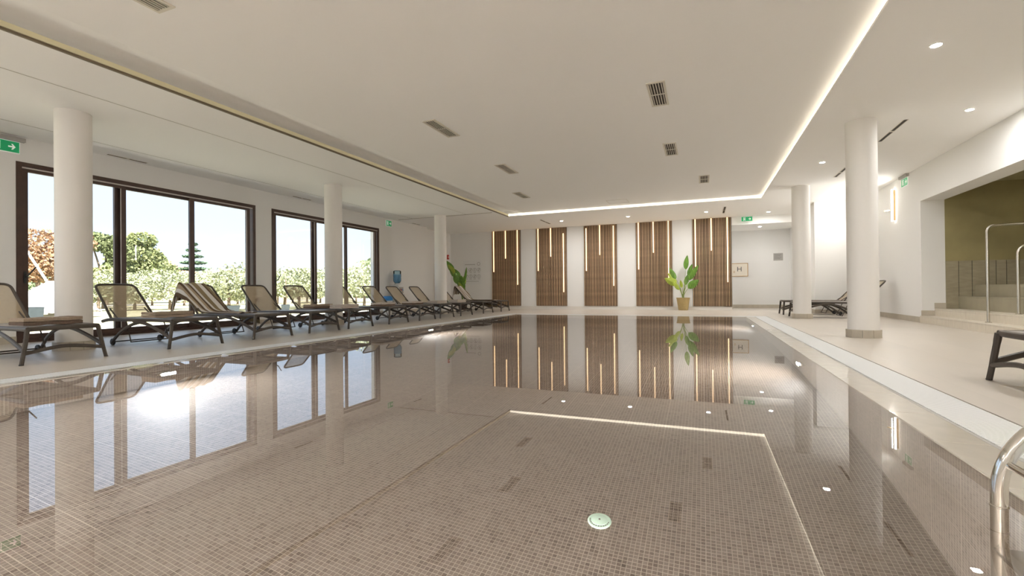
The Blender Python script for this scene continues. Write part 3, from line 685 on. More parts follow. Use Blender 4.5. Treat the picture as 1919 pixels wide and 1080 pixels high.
# ------------------------------------------------------------ loungers (local x from foot to head)
def make_lounger():
    r = empty('sun_lounger', (0, 0, 0), '', 'sun lounger')
    SW = .325; z = .385
    for sgn in (1, -1):
        p = [(.03, sgn*SW, z), (.5, sgn*(SW+.004), z+.004), (1.0, sgn*SW, z), (1.45, sgn*SW, z-.002), (1.66, sgn*(SW-.01), z-.03)]
        MB().tube(curve(p, 5), .02, 8, 1.25).build('side_rail', M_FRAME, r, True)
        lg = MB().tube(curve([(.035, sgn*SW, z), (.02, sgn*(SW+.025), .22), (0, sgn*(SW+.065), 0)], 5), [.024]*3+[.022]*4+[.020]*4, 8, 1.1)
        lgo = lg.build('front_leg', M_FRAME, r, True)
        MB().lathe([(.0205, 0), (.0215, .012)], 10, 0, sgn*(SW+.065), 0).build('foot_cap', M_BLACK, lgo, True)
        MB().tube(curve([(.012, sgn*(SW+.04), .15), (.28, sgn*(SW+.028), .25), (.58, sgn*(SW+.015), .335), (.88, sgn*(SW+.008), .372)], 5), .017, 8, 1.5).build('side_brace', M_FRAME, r, True)
        MB().tube(curve([(.66, sgn*(SW-.01), .37), (.95, sgn*(SW+.0), .31), (1.18, sgn*(SW+.012), .20), (1.36, sgn*(SW+.03), .045)], 5), .018, 8, 1.3).build('rear_leg', M_FRAME, r, True)
        wh = MB(); wh.lathe([(.045, -.014), (.052, -.008), (.052, .008), (.045, .014)], 18); wo_ = wh.build('wheel', M_BLACK, r, True); wo_.rotation_euler = (PI/2, 0, 0); wo_.location = (1.38, sgn*(SW+.005), .052)
        MB().tube([(1.18, sgn*.26, .36), (1.05, sgn*.27, .05)], .009, 6).build('support_rod', M_FRAME, r, True)
        MB().tube([(1.62, sgn*.24, .545), (1.36, sgn*.25, .36)], .010, 6).build('back_prop', M_FRAME, r, True)
    MB().tube(bend([(.05, -SW, z), (.02, -SW*.6, z+.003), (.02, SW*.6, z+.003), (.05, SW, z)], .05), .022, 8, 1.2).build('foot_rail', M_FRAME, r, True)
    MB().tube(curve([(.008, -(SW+.035), .125), (.01, 0, .175), (.008, SW+.035, .125)], 8), .016, 8, 1.3).build('stretcher', M_FRAME, r, True)
    MB().tube([(1.05, -.27, .055), (1.05, .27, .055)], .010, 6).build('ground_bar', M_FRAME, r, True)
    MB().tube([(1.38, -SW, .052), (1.38, SW, .052)], .010, 6).build('axle', M_FRAME, r, True)
    MB().tube([(.62, -SW, .37), (.62, SW, .37)], .012, 6).build('cross_bar', M_FRAME, r, True)
    # seat sling
    g = MB(); nx, ny = 14, 6; vs = []; fs = []
    for i in range(nx+1):
        for j in range(ny+1):
            x = .035+(1.455-.035)*i/nx; yy = -.31+.62*j/ny; t = 1-(yy/.31)**2
            vs.append((x, yy, .408-.012*t*math.sin(PI*i/nx)))
    for i in range(nx):
        for j in range(ny): fs.append((i*(ny+1)+j, (i+1)*(ny+1)+j, (i+1)*(ny+1)+j+1, i*(ny+1)+j+1))
    g.add(vs, fs); o_ = g.build('seat_sling', M_SEATM, r, True); md = o_.modifiers.new('thick', 'SOLIDIFY'); md.thickness = .006
    # backrest
    hx, hz, tx, tz = 1.47, .395, 1.945, .915; d = Vector((tx-hx, 0, tz-hz)); 
    def bp(u, yy, off_=0): return Vector((hx, yy, hz))+d*u+Vector((-d.z, 0, d.x)).normalized()*off_
    pts = bend([bp(0, -.30), bp(1.0, -.275), bp(1.012, 0), bp(1.0, .275), bp(0, .30)], .085, 6)
    bf = MB().tube(pts, .018, 8, 1.0).build('back_frame', M_FRAME, r, True)
    g = MB(); vs = []; fs = []; nu = 12
    for i in range(nu+1):
        u = i/nu; hw = .288-.02*u if u < .9 else .27-.05*((u-.9)/.1)**2
        for j in range(7):
            yy = -hw+2*hw*j/6; vs.append(bp(u*.99, yy, -.018*math.sin(PI*u)*(1-(yy/hw)**2)))
    for i in range(nu):
        for j in range(6): fs.append((i*7+j, (i+1)*7+j, (i+1)*7+j+1, i*7+j+1))
    g.add(vs, fs); o_ = g.build('back_sling', M_MESH, r, True)
    c0 = [bp(.38, .06, .006), bp(.38, .13, .006), bp(.50, .13, .006), bp(.50, .06, .006)]
    MB().add(c0, [(0, 1, 2, 3)]).build('label_patch', M_FOLD, o_)
    return r
proto = make_lounger()
LX = -6.82
spots = [(3.13, 'taupe sun lounger nearest on the left deck, cut by the left picture edge'),
 (4.65, 'taupe sun lounger just right of the leftmost column with one folded towel'),
 (5.97, 'taupe sun lounger with striped towel spread over its backrest before the nearest glazed door'),
 (7.15, 'taupe sun lounger with backrest before the white pier between the glazed doors'),
 (8.20, 'taupe sun lounger just left of the middle left column, its backrest before the farther door'),
 (9.57, 'taupe sun lounger with backrest half hidden behind the middle left column'),
 (10.85, 'taupe sun lounger right of the middle left column, left of the water cooler'),
 (11.90, 'taupe sun lounger whose backrest covers the water cooler'),
 (13.10, 'taupe sun lounger with backrest before the bare wall left of the third column'),
 (14.70, 'taupe sun lounger mostly hidden behind the third left column'),
 (16.20, 'farthest left taupe sun lounger, with a towel over its backrest')]
for i, (y, lab) in enumerate(spots):
    o = proto if i == 0 else copy_tree(proto)
    o.location = (LX, y, 0); o.rotation_euler = (0, 0, PI); o['label'] = lab; o['group'] = 'sun loungers in a row on the left deck'
for x, y, lab in ((2.14, 4.60, 'taupe sun lounger foot end cut by the right picture edge'), (2.15, 14.2, 'nearer taupe sun lounger behind the two right columns'), (2.12, 15.75, 'farther taupe sun lounger behind the far right column')):
    o = copy_tree(proto); o.location = (x, y, 0); o.rotation_euler = (0, 0, 0); o['label'] = lab; o['group'] = 'sun loungers on the right deck'

# folded towels
def folded(loc, rz, lab, w_=.30, l_=.50, dark=False, m=M_FOLD, m2=M_FOLD2):
    t = empty('folded_towel', loc, lab, 'towel', 'folded towels on the loungers', rz)
    for k in range(2):
        z0 = .002+k*.032; g = MB(); n = 10; prof = []
        for i in range(n+1):
            a = -PI/2+PI*i/n; prof.append((w_/2-.014+.014*math.cos(a), z0+.015+.0145*math.sin(a)))
        prof = [(-w_/2, z0+.001), (-w_/2-.004+.01, z0)]+prof+[(-w_/2+.006, z0+.029), (-w_/2, z0+.028)]
        m_ = len(prof); vs = []; segs = 8
        for s_ in range(segs+1):
            yy = -l_/2+l_*s_/segs; wob = .003*math.sin(5*s_+k*2)+.004*(s_ in (0, segs))
            for (px, pz) in prof: vs.append((px*(1-.03*(s_ in (0, segs)))+wob, yy, pz+.0025*math.sin(s_*1.7+k)+.0025))
        fs = [(s_*m_+i, s_*m_+(i+1) % m_, (s_+1)*m_+(i+1) % m_, (s_+1)*m_+i) for s_ in range(segs) for i in range(m_)]
        fs += [tuple(range(m_-1, -1, -1)), tuple(segs*m_+i for i in range(m_))]
        g.add(vs, fs); g.build('fold', (m if k else (m2 if dark else m)), t, True)
        t.scale = (1.1, 1.1, 1.35)
        if dark:
            MB().box(-w_/2+.03, -l_/2-.003, z0+.030, w_/2-.02, -l_/2+.09, z0+.0335).build('stripe', m2, t)
M_FOLDL = mat('pale terry towel', (.56, .49, .43), .95, noise=.1, nscale=60, bump=.3)
TZ = .407
for i, (x, y, rz, lab, dk, mm) in enumerate([
  (-7.26, 3.15, PI, 'folded brown towel with dark bands on the nearest left lounger', True, M_FOLD),
  (-7.46, 4.65, PI, 'folded beige towel on the lounger right of the leftmost column', False, M_FOLD),
  (-8.00, 8.20, PI, 'folded olive brown towel on the lounger left of the middle column', True, M_FOLD),
  (-7.26, 8.20, PI, 'folded pale towel at the foot of the lounger before the middle left column', False, M_FOLDL),
  (-7.28, 9.57, PI, 'folded pinkish towel on the lounger behind the middle left column', True, M_FOLDL),
  (-7.28, 10.85, PI, 'folded pale towel on the first lounger right of the middle column', True, M_FOLDL),
  (-7.14, 11.90, PI, 'folded pale towel on the lounger below the water cooler', False, M_FOLDL),
  (-7.14, 13.10, PI, 'folded pale towel on the lounger beside the third left column', False, M_FOLDL)]):
    folded((x, y, TZ), rz, lab, dark=dk, m=mm)

# striped towels draped over backrests (local lounger coordinates, turned by pi)
def drape(y, lab, shift=0.0, seed=1, width=.62, tail=.62):
    random.seed(seed)
    hx, hz, tx, tz = 1.47, .420, 1.945, .94
    path = [(tx+.05, tz-.30), (tx+.045, tz-.15), (tx+.03, tz-.02), (tx-.005, tz+.018), (tx-.06, tz-.03)]
    for k in range(1, 7): t = k/6; path.append((tx-.06+(hx+.06-(tx-.06))*t, tz-.03+(hz+.055-(tz-.03))*t))
    path += [(hx-.02, hz+.012), (hx-.12, hz+.004), (hx-.12-tail*.5, hz-.002), (hx-.12-tail, hz-.002)]
    C = curve([(p[0], 0, p[1]) for p in path], 4); n = len(C); nu = 26
    vs = []; fs = []; band = []
    for i, p in enumerate(C):
        s_ = i/(n-1)
        for j in range(nu+1):
            u = j/nu; yy = shift+(-width/2+width*u)+.42*(s_-.35)*-1
            wv = .010*math.sin(u*17+s_*6+seed)+.006*math.sin(u*31-s_*9)
            z = p.z+max(wv, -.004); x = p.x
            e_ = abs(yy)-.325
            if e_ > 0:
                z -= e_*1.6; x += e_*.25
                yy = math.copysign(.325+e_*.35, yy)
            z = max(z, .06)
            vs.append((x, yy, z)); band.append(min(.999, max(0, u+.015*math.sin(s_*7))))
    for i in range(n-1):
        for j in range(nu): fs.append((i*(nu+1)+j, (i+1)*(nu+1)+j, (i+1)*(nu+1)+j+1, i*(nu+1)+j+1))
    g = MB().add(vs, fs); o_ = g.build('striped_towel', M_TOWEL, None, True)
    at = o_.data.attributes.new('band', 'FLOAT', 'POINT'); at.data.foreach_set('value', band)
    md = o_.modifiers.new('thick', 'SOLIDIFY'); md.thickness = .007; md.offset = 1
    o_.location = (LX, y, 0); o_.rotation_euler = (0, 0, PI)
    tag(o_, lab, 'towel', None)
drape(5.97, 'brown and white striped towel draped over the backrest by the nearest glazed door', .12, 1)
drape(16.20, 'brown striped towel draped over the farthest left lounger', .04, 5, .55, .9)

# ------------------------------------------------------------ potted plants
def leaf(parent, base, tip_dir, stem_len, leaf_len, wid, droop, m, seed):
    random.seed(seed); base = Vector(base); d = Vector(tip_dir).normalized()
    side = d.cross(Vector((0, 0, 1)));
    if side.length < .1: side = Vector((1, 0, 0))
    side.normalize()
    P = [base]; cur = base.copy(); dd = Vector((d.x*.35, d.y*.35, 1)).normalized()
    for k in range(8):
        t = k/7; v = dd.lerp(d, t).normalized(); cur = cur+v*stem_len/8; P.append(cur.copy())
    st = MB().tube(P, [.014-.001*k for k in range(len(P))], 6).build('stem', M_STEM, parent, True)
    vs = []; fs = []; n = 12; q = cur.copy(); v = d.copy()
    tw = random.uniform(-.6, .6); side = d.cross(Vector((-.35, 1, 0))).normalized(); sd_ = (Matrix.Rotation(tw, 3, d) @ side)
    for i in range(n+1):
        t = i/n; w_ = wid*(math.sin(PI*min(1, t**.75*.98+.02)))**.8*(1 if t < 1 else 0)
        nn = sd_.cross(v).normalized()
        for j in range(5):
            u = (j-2)/2; vs.append(q+sd_*(w_*u/2)+nn*(abs(u)*w_*.18))
        v = (v+Vector((0, 0, -droop/n))).normalized(); q = q+v*leaf_len/n
    for i in range(n):
        for j in range(4): fs.append((i*5+j, (i+1)*5+j, (i+1)*5+j+1, i*5+j+1))
    MB().add(vs, fs).build('leaf', m, parent, True)
def pot(parent, r, h, m, ribs=True):
    prof = [(r*.68, 0), (r*.70, .01)]
    if ribs:
        k = 9
        for i in range(k):
            z0 = .02+(h-.05)*i/k; rr = r*(.70+.27*(z0/h)); prof += [(rr, z0), (rr+.006, z0+(h-.05)/k*.5)]
    prof += [(r*.98, h-.03), (r, h-.02), (r, h), (r*.92, h), (r*.90, h-.03)]
    MB().lathe(prof, 28).build('pot', m, parent, True)
    MB().lathe([(r*.9, h-.05), (r*.5, h-.035), (.02, h-.03)], 20).build('soil', M_SOIL, parent, True)
pl = empty('potted_plant', (-.66, 18.1, 0), 'bird of paradise plant in an ochre basket pot before the end wall', 'plant')
pot(pl, .235, .45, M_POT)
for k, (dx, dy, dz, sl, ll, wd, dr, m) in enumerate([(.12, -.05, 1, 1.05, .52, .19, -.1, M_LEAF), (-.50, -.1, 1, .75, .48, .17, .15, M_LEAF), (.55, -.1, 1, .70, .62, .20, .1, M_LEAF),
      (-.75, -.2, .8, .55, .48, .26, .5, M_LEAFY), (.60, -.3, .7, .42, .50, .27, .4, M_LEAF), (-.35, -.4, .75, .35, .45, .20, .6, M_LEAFY), (.2, .2, 1, .5, .42, .16, .3, M_LEAF),
      (-.6, .2, .9, .62, .5, .16, .3, M_LEAFY), (.35, .1, 1, .85, .45, .15, 0, M_LEAF), (-.15, -.3, 1, .40, .30, .13, .4, M_LEAFY)]):
    leaf(pl, (.02*math.cos(k*2), .02*math.sin(k*2), .42), (dx, dy, dz), sl, ll, wd, dr, m, 10+k)
pl = empty('potted_plant', (-9.05, 17.05, 0), 'tall leafy plant in a dark pot by the far left column', 'plant')
pot(pl, .22, .40, M_POTD, False)
for k, (dx, dy, dz, sl, ll, wd, dr, m) in enumerate([(-.55, -.1, 1, 1.25, .55, .24, .1, M_LEAF), (-.42, -.2, 1, 1.0, .55, .26, .1, M_LEAF), (-.25, -.2, 1, .7, .5, .30, .2, M_LEAF), (-.5, -.2, 1, 1.12, .5, .26, .1, M_LEAFY), (-.3, -.1, 1, .9, .45, .28, .2, M_LEAF), (-.15, -.1, 1, .55, .5, .3, .2, M_LEAF), (.0, -.1, 1, .4, .5, .3, .2, M_LEAF), (.02, -.2, 1, .5, .55, .26, .2, M_LEAF),
      (.25, -.1, 1, .75, .65, .10, -.1, M_LEAF), (-.1, -.3, 1, .3, .5, .26, .2, M_LEAFY), (.12, -.3, 1, .28, .42, .22, .2, M_LEAF), (-.35, .1, 1, .8, .5, .22, .1, M_LEAFY), (.08, .1, 1, .62, .45, .2, .1, M_LEAFY)]):
    leaf(pl, (.02*math.cos(k*2), .02*math.sin(k*2), .37), (dx, dy, dz), sl, ll, wd, dr, m, 40+k)
pl = empty('potted_plant', (2.86, 16.9, 0), 'small green plant peeking out behind the far right column', 'plant')
pot(pl, .13, .28, M_POTD, False)
for k, (dx, dy, sl, ll) in enumerate(((.1, 0, .40, .32), (.25, .2, .30, .3), (-.2, .2, .28, .3), (0, -.3, .25, .28), (.3, -.2, .2, .3))):
    leaf(pl, (0, 0, .25), (dx, dy, 1), sl, ll, .08, .3, M_LEAFY, 70+k)

# ------------------------------------------------------------ spa steps and rails
SY0, SY1 = -2.5, 12.488
def stair(name, x0, x1, z0, z1, lab, tl=1.2, mm=M_STEP, nose=True):
    s = empty(name, (x0, SY0, 0), lab, 'step', None)
    MB().box(.012, 0, z0, x1-x0, SY1-SY0, z1-.022).build('core', M_GROUT, s)
    n = int(round((SY1-SY0)/tl)); w_ = (SY1-SY0)/n
    met = shared('tread_tile', MB().box(0, 0, z1-.022, x1-x0, w_-.003, z1, .003), mm); mer = shared('riser_tile', MB().box(0, 0, z0, .012, w_-.003, z1-.024, .002), mm)
    for i in range(n):
        if SY0+(i+1)*w_ < 5: continue
        put(met, 'tread_tile', (0, i*w_, 0), s); put(mer, 'riser_tile', (0, i*w_, 0), s)
    MB().box(0, 0, z0, x1-x0, max(0.1, (int(7.5/w_))*w_-.003-.0), z1-.002).build('near_tread', mm, s)
    return s
M_STEPG = mat('greenish grey step tile', (.33, .295, .205), .5, noise=.06, nscale=5)
stair('low_step', 4.25, 4.50, 0, .15, 'lowest long step at the spa opening')
stair('second_step', 4.50, 4.89, 0, .30, 'second long pale step at the spa opening')
stair('third_step', 4.89, 5.157, 0, .557, 'third step in greenish tile inside the spa niche', 1.2, M_STEPG)
stair('top_step', 5.157, 7.95, 0, .79, 'topmost tiled ledge of the spa niche', 1.2, M_STEPG)
wn = empty('wainscot', (XR+.4, 12.5, .0), 'grey green vertical tile wainscot on the olive wall', 'wall tiling', None, 0, 'structure')
MB().box(0, -.003, .30, 3.3, -.001, 1.285).build('joint_backing', M_DARK, wn)
x = 0.0; i = 0
while x < 3.2:
    w_ = .215 if i < 3 else .16
    z0 = .30 if x < .2 else (.557 if x < .46 else .79)
    z0 = .30
    MB().box(x, -.014, z0, x+w_-.010, -.002, 1.29, .003).build('tile', M_WAIN, wn); x += w_; i += 1
# handrails
def rail(pts, lab, r=.021, rad=.12, flange=None):
    h_ = empty('handrail', pts[0], lab, 'handrail')
    P = [Vector(p)-Vector(pts[0]) for p in pts]
    MB().tube(bend(P, rad, 8), r, 14).build('tube', M_BRUSH, h_, True)
    for q in flange or []:
        q = Vector(q)-Vector(pts[0]); fo = MB().lathe([(.045, 0), (.045, .006), (.028, .012)], 20, q.x, q.y, q.z).build('floor_flange', M_BRUSH, h_, True)
        for k in range(4):
            a = PI/4+k*PI/2; MB().lathe([(.006, 0), (.006, .010)], 8, q.x+.036*math.cos(a), q.y+.036*math.sin(a), q.z+.004).build('bolt', M_BRUSH, fo, True)
rail([(4.42, 10.30, .15), (4.42, 10.30, 1.775), (6.4, 10.30, 1.80), (6.4, 10.30, .79)], 'tall steel handrail standing on the lowest spa step', flange=[(4.42, 10.30, .15), (6.4, 10.30, .79)])
rail([(4.72, 10.12, .30), (4.72, 10.12, 1.38), (5.3, 10.12, 1.62), (6.1, 10.12, 1.62), (6.1, 10.12, .79)], 'shorter steel handrail on the second spa step at the picture edge', flange=[(4.72, 10.12, .30), (6.1, 10.12, .79)])
area('niche_light', (6.3, 8.5, 2.86), (0, 0, 0), 1.0, 2.0, 7, (1, .95, .80))

# pool ladder: two bent steel rails over the right edge
ld = empty('pool_ladder', (.90, 2.05, 0), 'polished steel pool ladder at the right pool edge in the lower right corner', 'ladder')
for k, yy in enumerate((0.0, -.52)):
    P = bend([(0, yy, -1.0), (0, yy, .205), (.30, yy, .50), (.62, yy, .50), (.85, yy, .28), (.85, yy, 0)], .13, 10)
    MB().tube(P, .0225, 18).build('rail', M_CHROME, ld, True)
    MB().lathe([(.05, 0), (.05, .006), (.03, .014)], 24, .85, yy, 0).build('floor_flange', M_CHROME, ld, True)
    MB().lathe([(.0225, 0), (.0245, .002), (.0245, .006), (.0225, .008)], 20, 0, yy, .03).build('joint_ring', M_CHROME, ld, True)
MB().tube([(.02, 0, .175), (.02, -.52, .175)], .012, 12).build('cross_bar', M_CHROME, ld, True)
for zz in (-.25, -.5, -.75): MB().box(-.03, -.50, zz-.012, .05, -.02, zz+.012, .004).build('tread', M_CHROME, ld)

# ------------------------------------------------------------ outdoors
GZ = -.15
b = MB(); b.box(-420, -300, GZ-.2, XL-.35, 420, GZ); struct(b.build('ground', M_GROUND), 'dry sunlit grass ground outside the glazed doors', 'ground')
b = MB(); b.box(-13.2, -8, GZ, XL-.35, 22, -.02); struct(b.build('terrace', M_PAVE), 'pale paved terrace strip outside the glazed doors', 'terrace')
b = MB(); b.box(-46, -20, GZ, -42, 90, GZ+.02); struct(b.build('garden_path', M_PATH), 'pale gravel path crossing the grass outside', 'path')
def foliage(blobs, n, size, seed, m, parent, name='foliage', flat=0.0):
    rng = np.random.default_rng(seed); out = []
    vol = np.array([bl[3]*bl[4]*bl[5] for bl in blobs]) ** .7; vol = vol/vol.sum()
    idx = rng.choice(len(blobs), n, p=vol); B = np.array(blobs)[idx]
    d = rng.normal(size=(n, 3)); d /= np.linalg.norm(d, axis=1)[:, None]; rr = rng.uniform(.55, 1.05, n)[:, None]**.6
    c = B[:, :3]+d*rr*B[:, 3:6]
    a = rng.normal(size=(n, 3)); a[:, 2] *= (1-flat); a /= np.linalg.norm(a, axis=1)[:, None]
    b_ = np.cross(a, rng.normal(size=(n, 3))); b_[:, 2] *= (1-flat); b_ /= np.linalg.norm(b_, axis=1)[:, None]
    s_ = (size*rng.uniform(.5, 1.3, n))[:, None]
    V_ = np.stack([c-a*s_*.5, c+b_*s_*.35, c+a*s_*.6, c-b_*s_*.35], 1).reshape(-1, 3).astype(np.float32)
    me = bpy.data.meshes.new(name); me.vertices.add(4*n); me.vertices.foreach_set('co', V_.ravel())
    me.loops.add(4*n); me.loops.foreach_set('vertex_index', np.arange(4*n, dtype=np.int32)); me.polygons.add(n); me.polygons.foreach_set('loop_start', np.arange(0, 4*n, 4, dtype=np.int32))
    me.update(calc_edges=True); me.materials.append(m)
    o_ = bpy.data.objects.new(name, me); COL.objects.link(o_); o_.parent = parent; return o_
def at(az, dist): return (az[0]*dist, az[1]*dist, GZ)
def tree(loc, h, blobs, m, lab, cat='tree', n=1500, size=.3, seed=0, trunk=.12, group=None, flat=0., name='tree', m2=None):
    t = empty(name, loc, lab, cat, group)
    ht = max(min(bl[2] for bl in blobs), .3); tb = MB().tube(curve([(0, 0, -.05), (.06*h/5, 0, ht*.5), (-.03*h/5, .04, ht), (0, 0, h*.7)], 4), [trunk*(1-.06*k) for k in range(13)], 8)
    tb.build('trunk', M_BARK, t, True)
    lb = MB(); random.seed(seed)
    for bl in blobs[:5]: lb.tube(curve([(0, 0, ht*.7), (bl[0]*.5, bl[1]*.5, (ht*.7+bl[2])*.5+.1), (bl[0], bl[1], bl[2])], 3), [trunk*.5*(1-.09*k) for k in range(7)], 5)
    lb.build('branches', M_BARK, t, True)
    foliage(blobs, n, size, seed, m, t, flat=flat)
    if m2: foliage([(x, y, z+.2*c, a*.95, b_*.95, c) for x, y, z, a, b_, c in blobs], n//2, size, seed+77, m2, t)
    return t
# big pine behind the nearest door
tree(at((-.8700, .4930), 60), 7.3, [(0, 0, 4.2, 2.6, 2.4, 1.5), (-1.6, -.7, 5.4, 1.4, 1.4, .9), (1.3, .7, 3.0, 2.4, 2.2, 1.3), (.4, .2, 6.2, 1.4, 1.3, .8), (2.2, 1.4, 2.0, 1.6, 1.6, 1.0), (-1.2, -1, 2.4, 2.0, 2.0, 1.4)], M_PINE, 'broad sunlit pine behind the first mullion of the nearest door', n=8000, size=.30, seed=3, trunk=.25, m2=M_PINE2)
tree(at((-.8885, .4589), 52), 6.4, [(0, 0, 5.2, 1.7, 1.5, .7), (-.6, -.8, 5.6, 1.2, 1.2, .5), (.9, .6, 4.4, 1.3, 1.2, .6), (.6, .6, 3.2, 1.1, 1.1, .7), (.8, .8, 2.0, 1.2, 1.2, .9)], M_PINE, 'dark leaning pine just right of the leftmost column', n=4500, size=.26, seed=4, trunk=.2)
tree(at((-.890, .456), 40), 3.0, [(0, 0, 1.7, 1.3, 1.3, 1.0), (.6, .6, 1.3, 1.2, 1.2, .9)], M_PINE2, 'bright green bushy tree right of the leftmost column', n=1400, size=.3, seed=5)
# rust-brown tree left of the column
tree(at((-.9215, .3884), 42), 5.6, [(0, 0, 4.0, 1.7, 1.6, 1.1), (.7, .4, 3.1, 1.5, 1.5, 1.0), (-1.1, -.8, 3.2, 1.5, 1.5, 1.2), (.2, .2, 2.4, 1.4, 1.4, .7), (1.3, 1.2, 4.1, 1.2, 1.2, .9)], M_RUST, 'rust brown tree seen left of the leftmost column', n=6500, size=.21, seed=6, trunk=.18)
tree(at((-.914, .4055), 48), 2.6, [(0, 0, 1.3, 1.8, 1.8, 1.0)], M_HEDGE, 'green shrub below the rust brown tree', n=900, size=.3, seed=7)
# cedar
cb = [(0, 0, .9+k*.70, max(.25, 2.6-k*.27), max(.25, 2.6-k*.27), .16) for k in range(9)]
tree(at((-.8290, .5592), 64), 6.6, cb, M_CEDAR, 'tiered blue green cedar behind the second mullion', n=8000, size=.28, seed=8, trunk=.16, flat=.6)
tree(at((-.8130, .5822), 70), 4.2, [(0, 0, 2.4, 2.3, 2.3, 1.4), (1.5, 1.8, 1.9, 2, 2, 1.1)], M_PINE2, 'rounded green tree right of the cedar', n=1600, size=.36, seed=9)
# olive grove
oli = []
azs = lambda px: (lambda d: (d[0]/math.hypot(*d), d[1]/math.hypot(*d)))((fw.x+(px-959.5)/F_PX*rt.x, fw.y+(px-959.5)/F_PX*rt.y))
ols = [(184, 34, 2.4), (252, 35, 2.2), (318, 33, 2.5), (392, 30, 2.3), (428, 27, 2.6), (462, 30, 2.5), (533, 30, 2.5), (560, 34, 2.8), (588, 29, 2.5), (612, 33, 2.7), (650, 31, 2.6), (682, 28, 2.8), (712, 32, 3.0),
       (216, 46, 3.0), (285, 47, 3.0), (345, 44, 2.8), (375, 46, 3.0), (412, 42, 3.0), (445, 44, 3.0), (480, 42, 3.0), (520, 44, 3.2), (548, 46, 3.2), (575, 44, 3.2), (600, 45, 3.3), (636, 44, 3.3), (667, 42, 3.4), (698, 44, 3.6)]
for k, (px, ds, hh) in enumerate(ols):
    random.seed(100+k); r_ = random.uniform
    bl = [(r_(-.4, .4), r_(-.4, .4), hh*.58, 1.25, 1.25, hh*.36)]+[(r_(-1, 1), r_(-1, 1), hh*r_(.36, .74), .85, .85, .55) for _ in range(5)]
    row = 'front' if k < 13 else 'rear'
    door = 'nearest' if px < 500 else 'farther'
    kk = [q for q in range(len(ols)) if (ols[q][0] < 500) == (px < 500) and (q < 13) == (k < 13)].index(k)
    tree(at(azs(px), ds), hh, bl, (M_OLIV1, M_OLIV2)[k % 2], 'silvery olive tree, number %s from the left in the %s row through the %s door' % (['one', 'two', 'three', 'four', 'five', 'six', 'seven', 'eight'][kk], row, door), n=2600, size=.14, seed=200+k, trunk=.09, group='olive trees in the garden', name='olive_tree')
# distant trees
for k, (px, ds, hh, wd) in enumerate([(70, 95, 4.5, 6), (180, 110, 4.5, 7), (250, 100, 4, 7), (320, 140, 4.4, 8), (400, 115, 4.6, 7), (440, 150, 5.2, 8), (497, 185, 6.4, 8), (530, 108, 5.2, 5), (565, 118, 5.2, 3.0), (600, 125, 4.0, 8), (640, 118, 4.5, 7), (672, 80, 4.4, 4), (695, 70, 5.6, 4.2), (725, 75, 6.0, 5)]):
    tree(at(azs(px), ds), hh, [(0, 0, hh*.5, wd*.5, wd*.5, hh*.5), (wd*.3, wd*.3, hh*.4, wd*.4, wd*.4, hh*.4)], M_HEDGE, '', n=900, size=.8, seed=300+k, trunk=.2, group='distant trees on the horizon', name='distant_tree')['label'] = 'hazy green tree on the horizon, %s of those seen through the %s door' % (['leftmost', 'second', 'third', 'fourth', 'fifth', 'rightmost'][k] if k < 6 else ['leftmost', 'second', 'third, narrow one,', 'fourth', 'fifth', 'sixth', 'seventh', 'rightmost'][k-6], 'nearest' if k < 6 else 'farther')
# houses
def house(px, ds, wd, dp, hw, hr, lab):
    a = azs(px); t = empty('house', at(a, ds), lab, 'house', 'red roofed houses on the horizon', math.atan2(a[1], a[0])-PI/2)
    MB().box(-wd/2, 0, 0, wd/2, dp, hw).build('wall', M_HWALL, t)
    o_ = .4; z = hw
    MB().add([(-wd/2-o_, -o_, z), (wd/2+o_, -o_, z), (wd/2+o_, dp+o_, z), (-wd/2-o_, dp+o_, z), (-wd*.25, dp/2, z+hr), (wd*.25, dp/2, z+hr)], [(0, 1, 5, 4), (1, 2, 5), (2, 3, 4, 5), (3, 0, 4), (0, 3, 2, 1)]).build('roof', M_ROOF, t)
    MB().box(-wd*.1, dp*.3, z+hr*.5, -wd*.1+.6, dp*.3+.6, z+hr+.7).build('chimney', M_HWALL, t)
    n = max(2, int(wd/3))
    for i in range(n):
        x = -wd/2+(i+.5)*wd/n; MB().box(x-.5, -.04, hw*.45, x+.5, 0, hw*.85).build('window', M_SHUT, t)
house(326, 88, 7, 6, 3.6, 1.6, 'red roofed house between the pine and the cedar')
house(447, 92, 8.5, 7, 3.4, 1.6, 'red roofed house at the right end of the nearest door')
house(512, 125, 7, 6, 4.2, 1.8, 'red roofed house glimpsed at the pier between the doors')
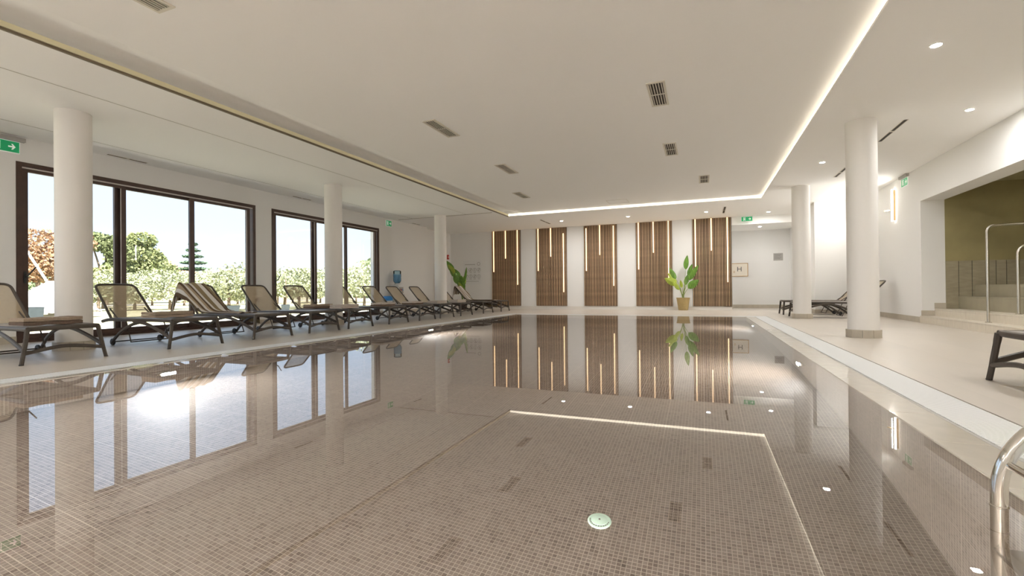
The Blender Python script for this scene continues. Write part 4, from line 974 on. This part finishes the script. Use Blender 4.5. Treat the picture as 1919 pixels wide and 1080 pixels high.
# planters and shade outside
def planter(px, ds, w0, w1, h_, lab, nm_='garden_planter'):
    a = azs(px); t = empty(nm_, at(a, ds), lab, 'planter', None, math.atan2(a[1], a[0])-PI/2)
    vs = [(-w0/2, -.3, 0), (w0/2, -.3, 0), (w0/2, .3, 0), (-w0/2, .3, 0), (-w1/2, -.4, h_), (w1/2, -.4, h_), (w1/2, .4, h_), (-w1/2, .4, h_), (-w1/2+.05, -.35, h_), (w1/2-.05, -.35, h_), (w1/2-.05, .35, h_), (-w1/2+.05, .35, h_)]
    MB().add(vs, [(3, 2, 1, 0), (0, 1, 5, 4), (1, 2, 6, 5), (2, 3, 7, 6), (3, 0, 4, 7), (4, 5, 9, 8), (5, 6, 10, 9), (6, 7, 11, 10), (7, 4, 8, 11)]).build('tub', M_PLANT, t)
    MB().box(-w1/2+.05, -.35, h_-.12, w1/2-.05, .35, h_-.06).build('soil', M_SOIL, t)
    return t
planter(426, 24, .75, .98, .38, 'wide grey planter on the grass behind the striped towel lounger')
p_ = planter(535, 22, .22, .34, .42, 'small grey pot outside the left end of the farther door')
MB().tube(curve([(0, 0, .3), (.05, 0, .9), (0, .02, 1.5)], 4), .02, 6).build('stem', M_BARK, p_, True)
foliage([(0, 0, 1.4, .3, .3, .4)], 150, .1, 5, M_OLIV1, p_)
planter(66, 22, .34, .42, .52, 'round shouldered blue grey pot outside, left of the leftmost column')
ps = empty('leaning_parasol', at(azs(96), 26), 'closed white parasol with slanting mast left of the leftmost column', 'parasol')
MB().tube([(.0, 0, 1.2), (-.45, -1.2, 3.9)], .045, 10).build('mast', M_CANVAS, ps, True)
MB().tube([(-.2, -.6, 2.45), (-.2, -.95, 1.9), (-.22, -1.1, 1.8)], .035, 8).build('crank_arm', M_SOLAR, ps, True)
random.seed(9); g = MB(); vs = []; fs = []; n = 20
for i in range(9):
    t = i/8; rr = 1.45*(1-t)**.8+.06
    for j in range(n):
        a = 2*PI*j/n; k = 1+.16*math.sin(3*a+i)+.1*math.sin(7*a); vs.append((rr*k*.8*math.cos(a), rr*k*math.sin(a), .3+t*1.1+.08*math.sin(5*a+i*2)))
for i in range(8):
    for j in range(n): fs.append((i*n+j, i*n+(j+1) % n, (i+1)*n+(j+1) % n, (i+1)*n+j))
fs.append(tuple(8*n+j for j in range(n))); g.add(vs, fs); g.build('canvas', M_CANVAS, ps, True)
MB().lathe([(.5, 0), (.5, .12), (.1, .15), (.06, .4)], 16).build('base', M_GREYSG, ps, True)
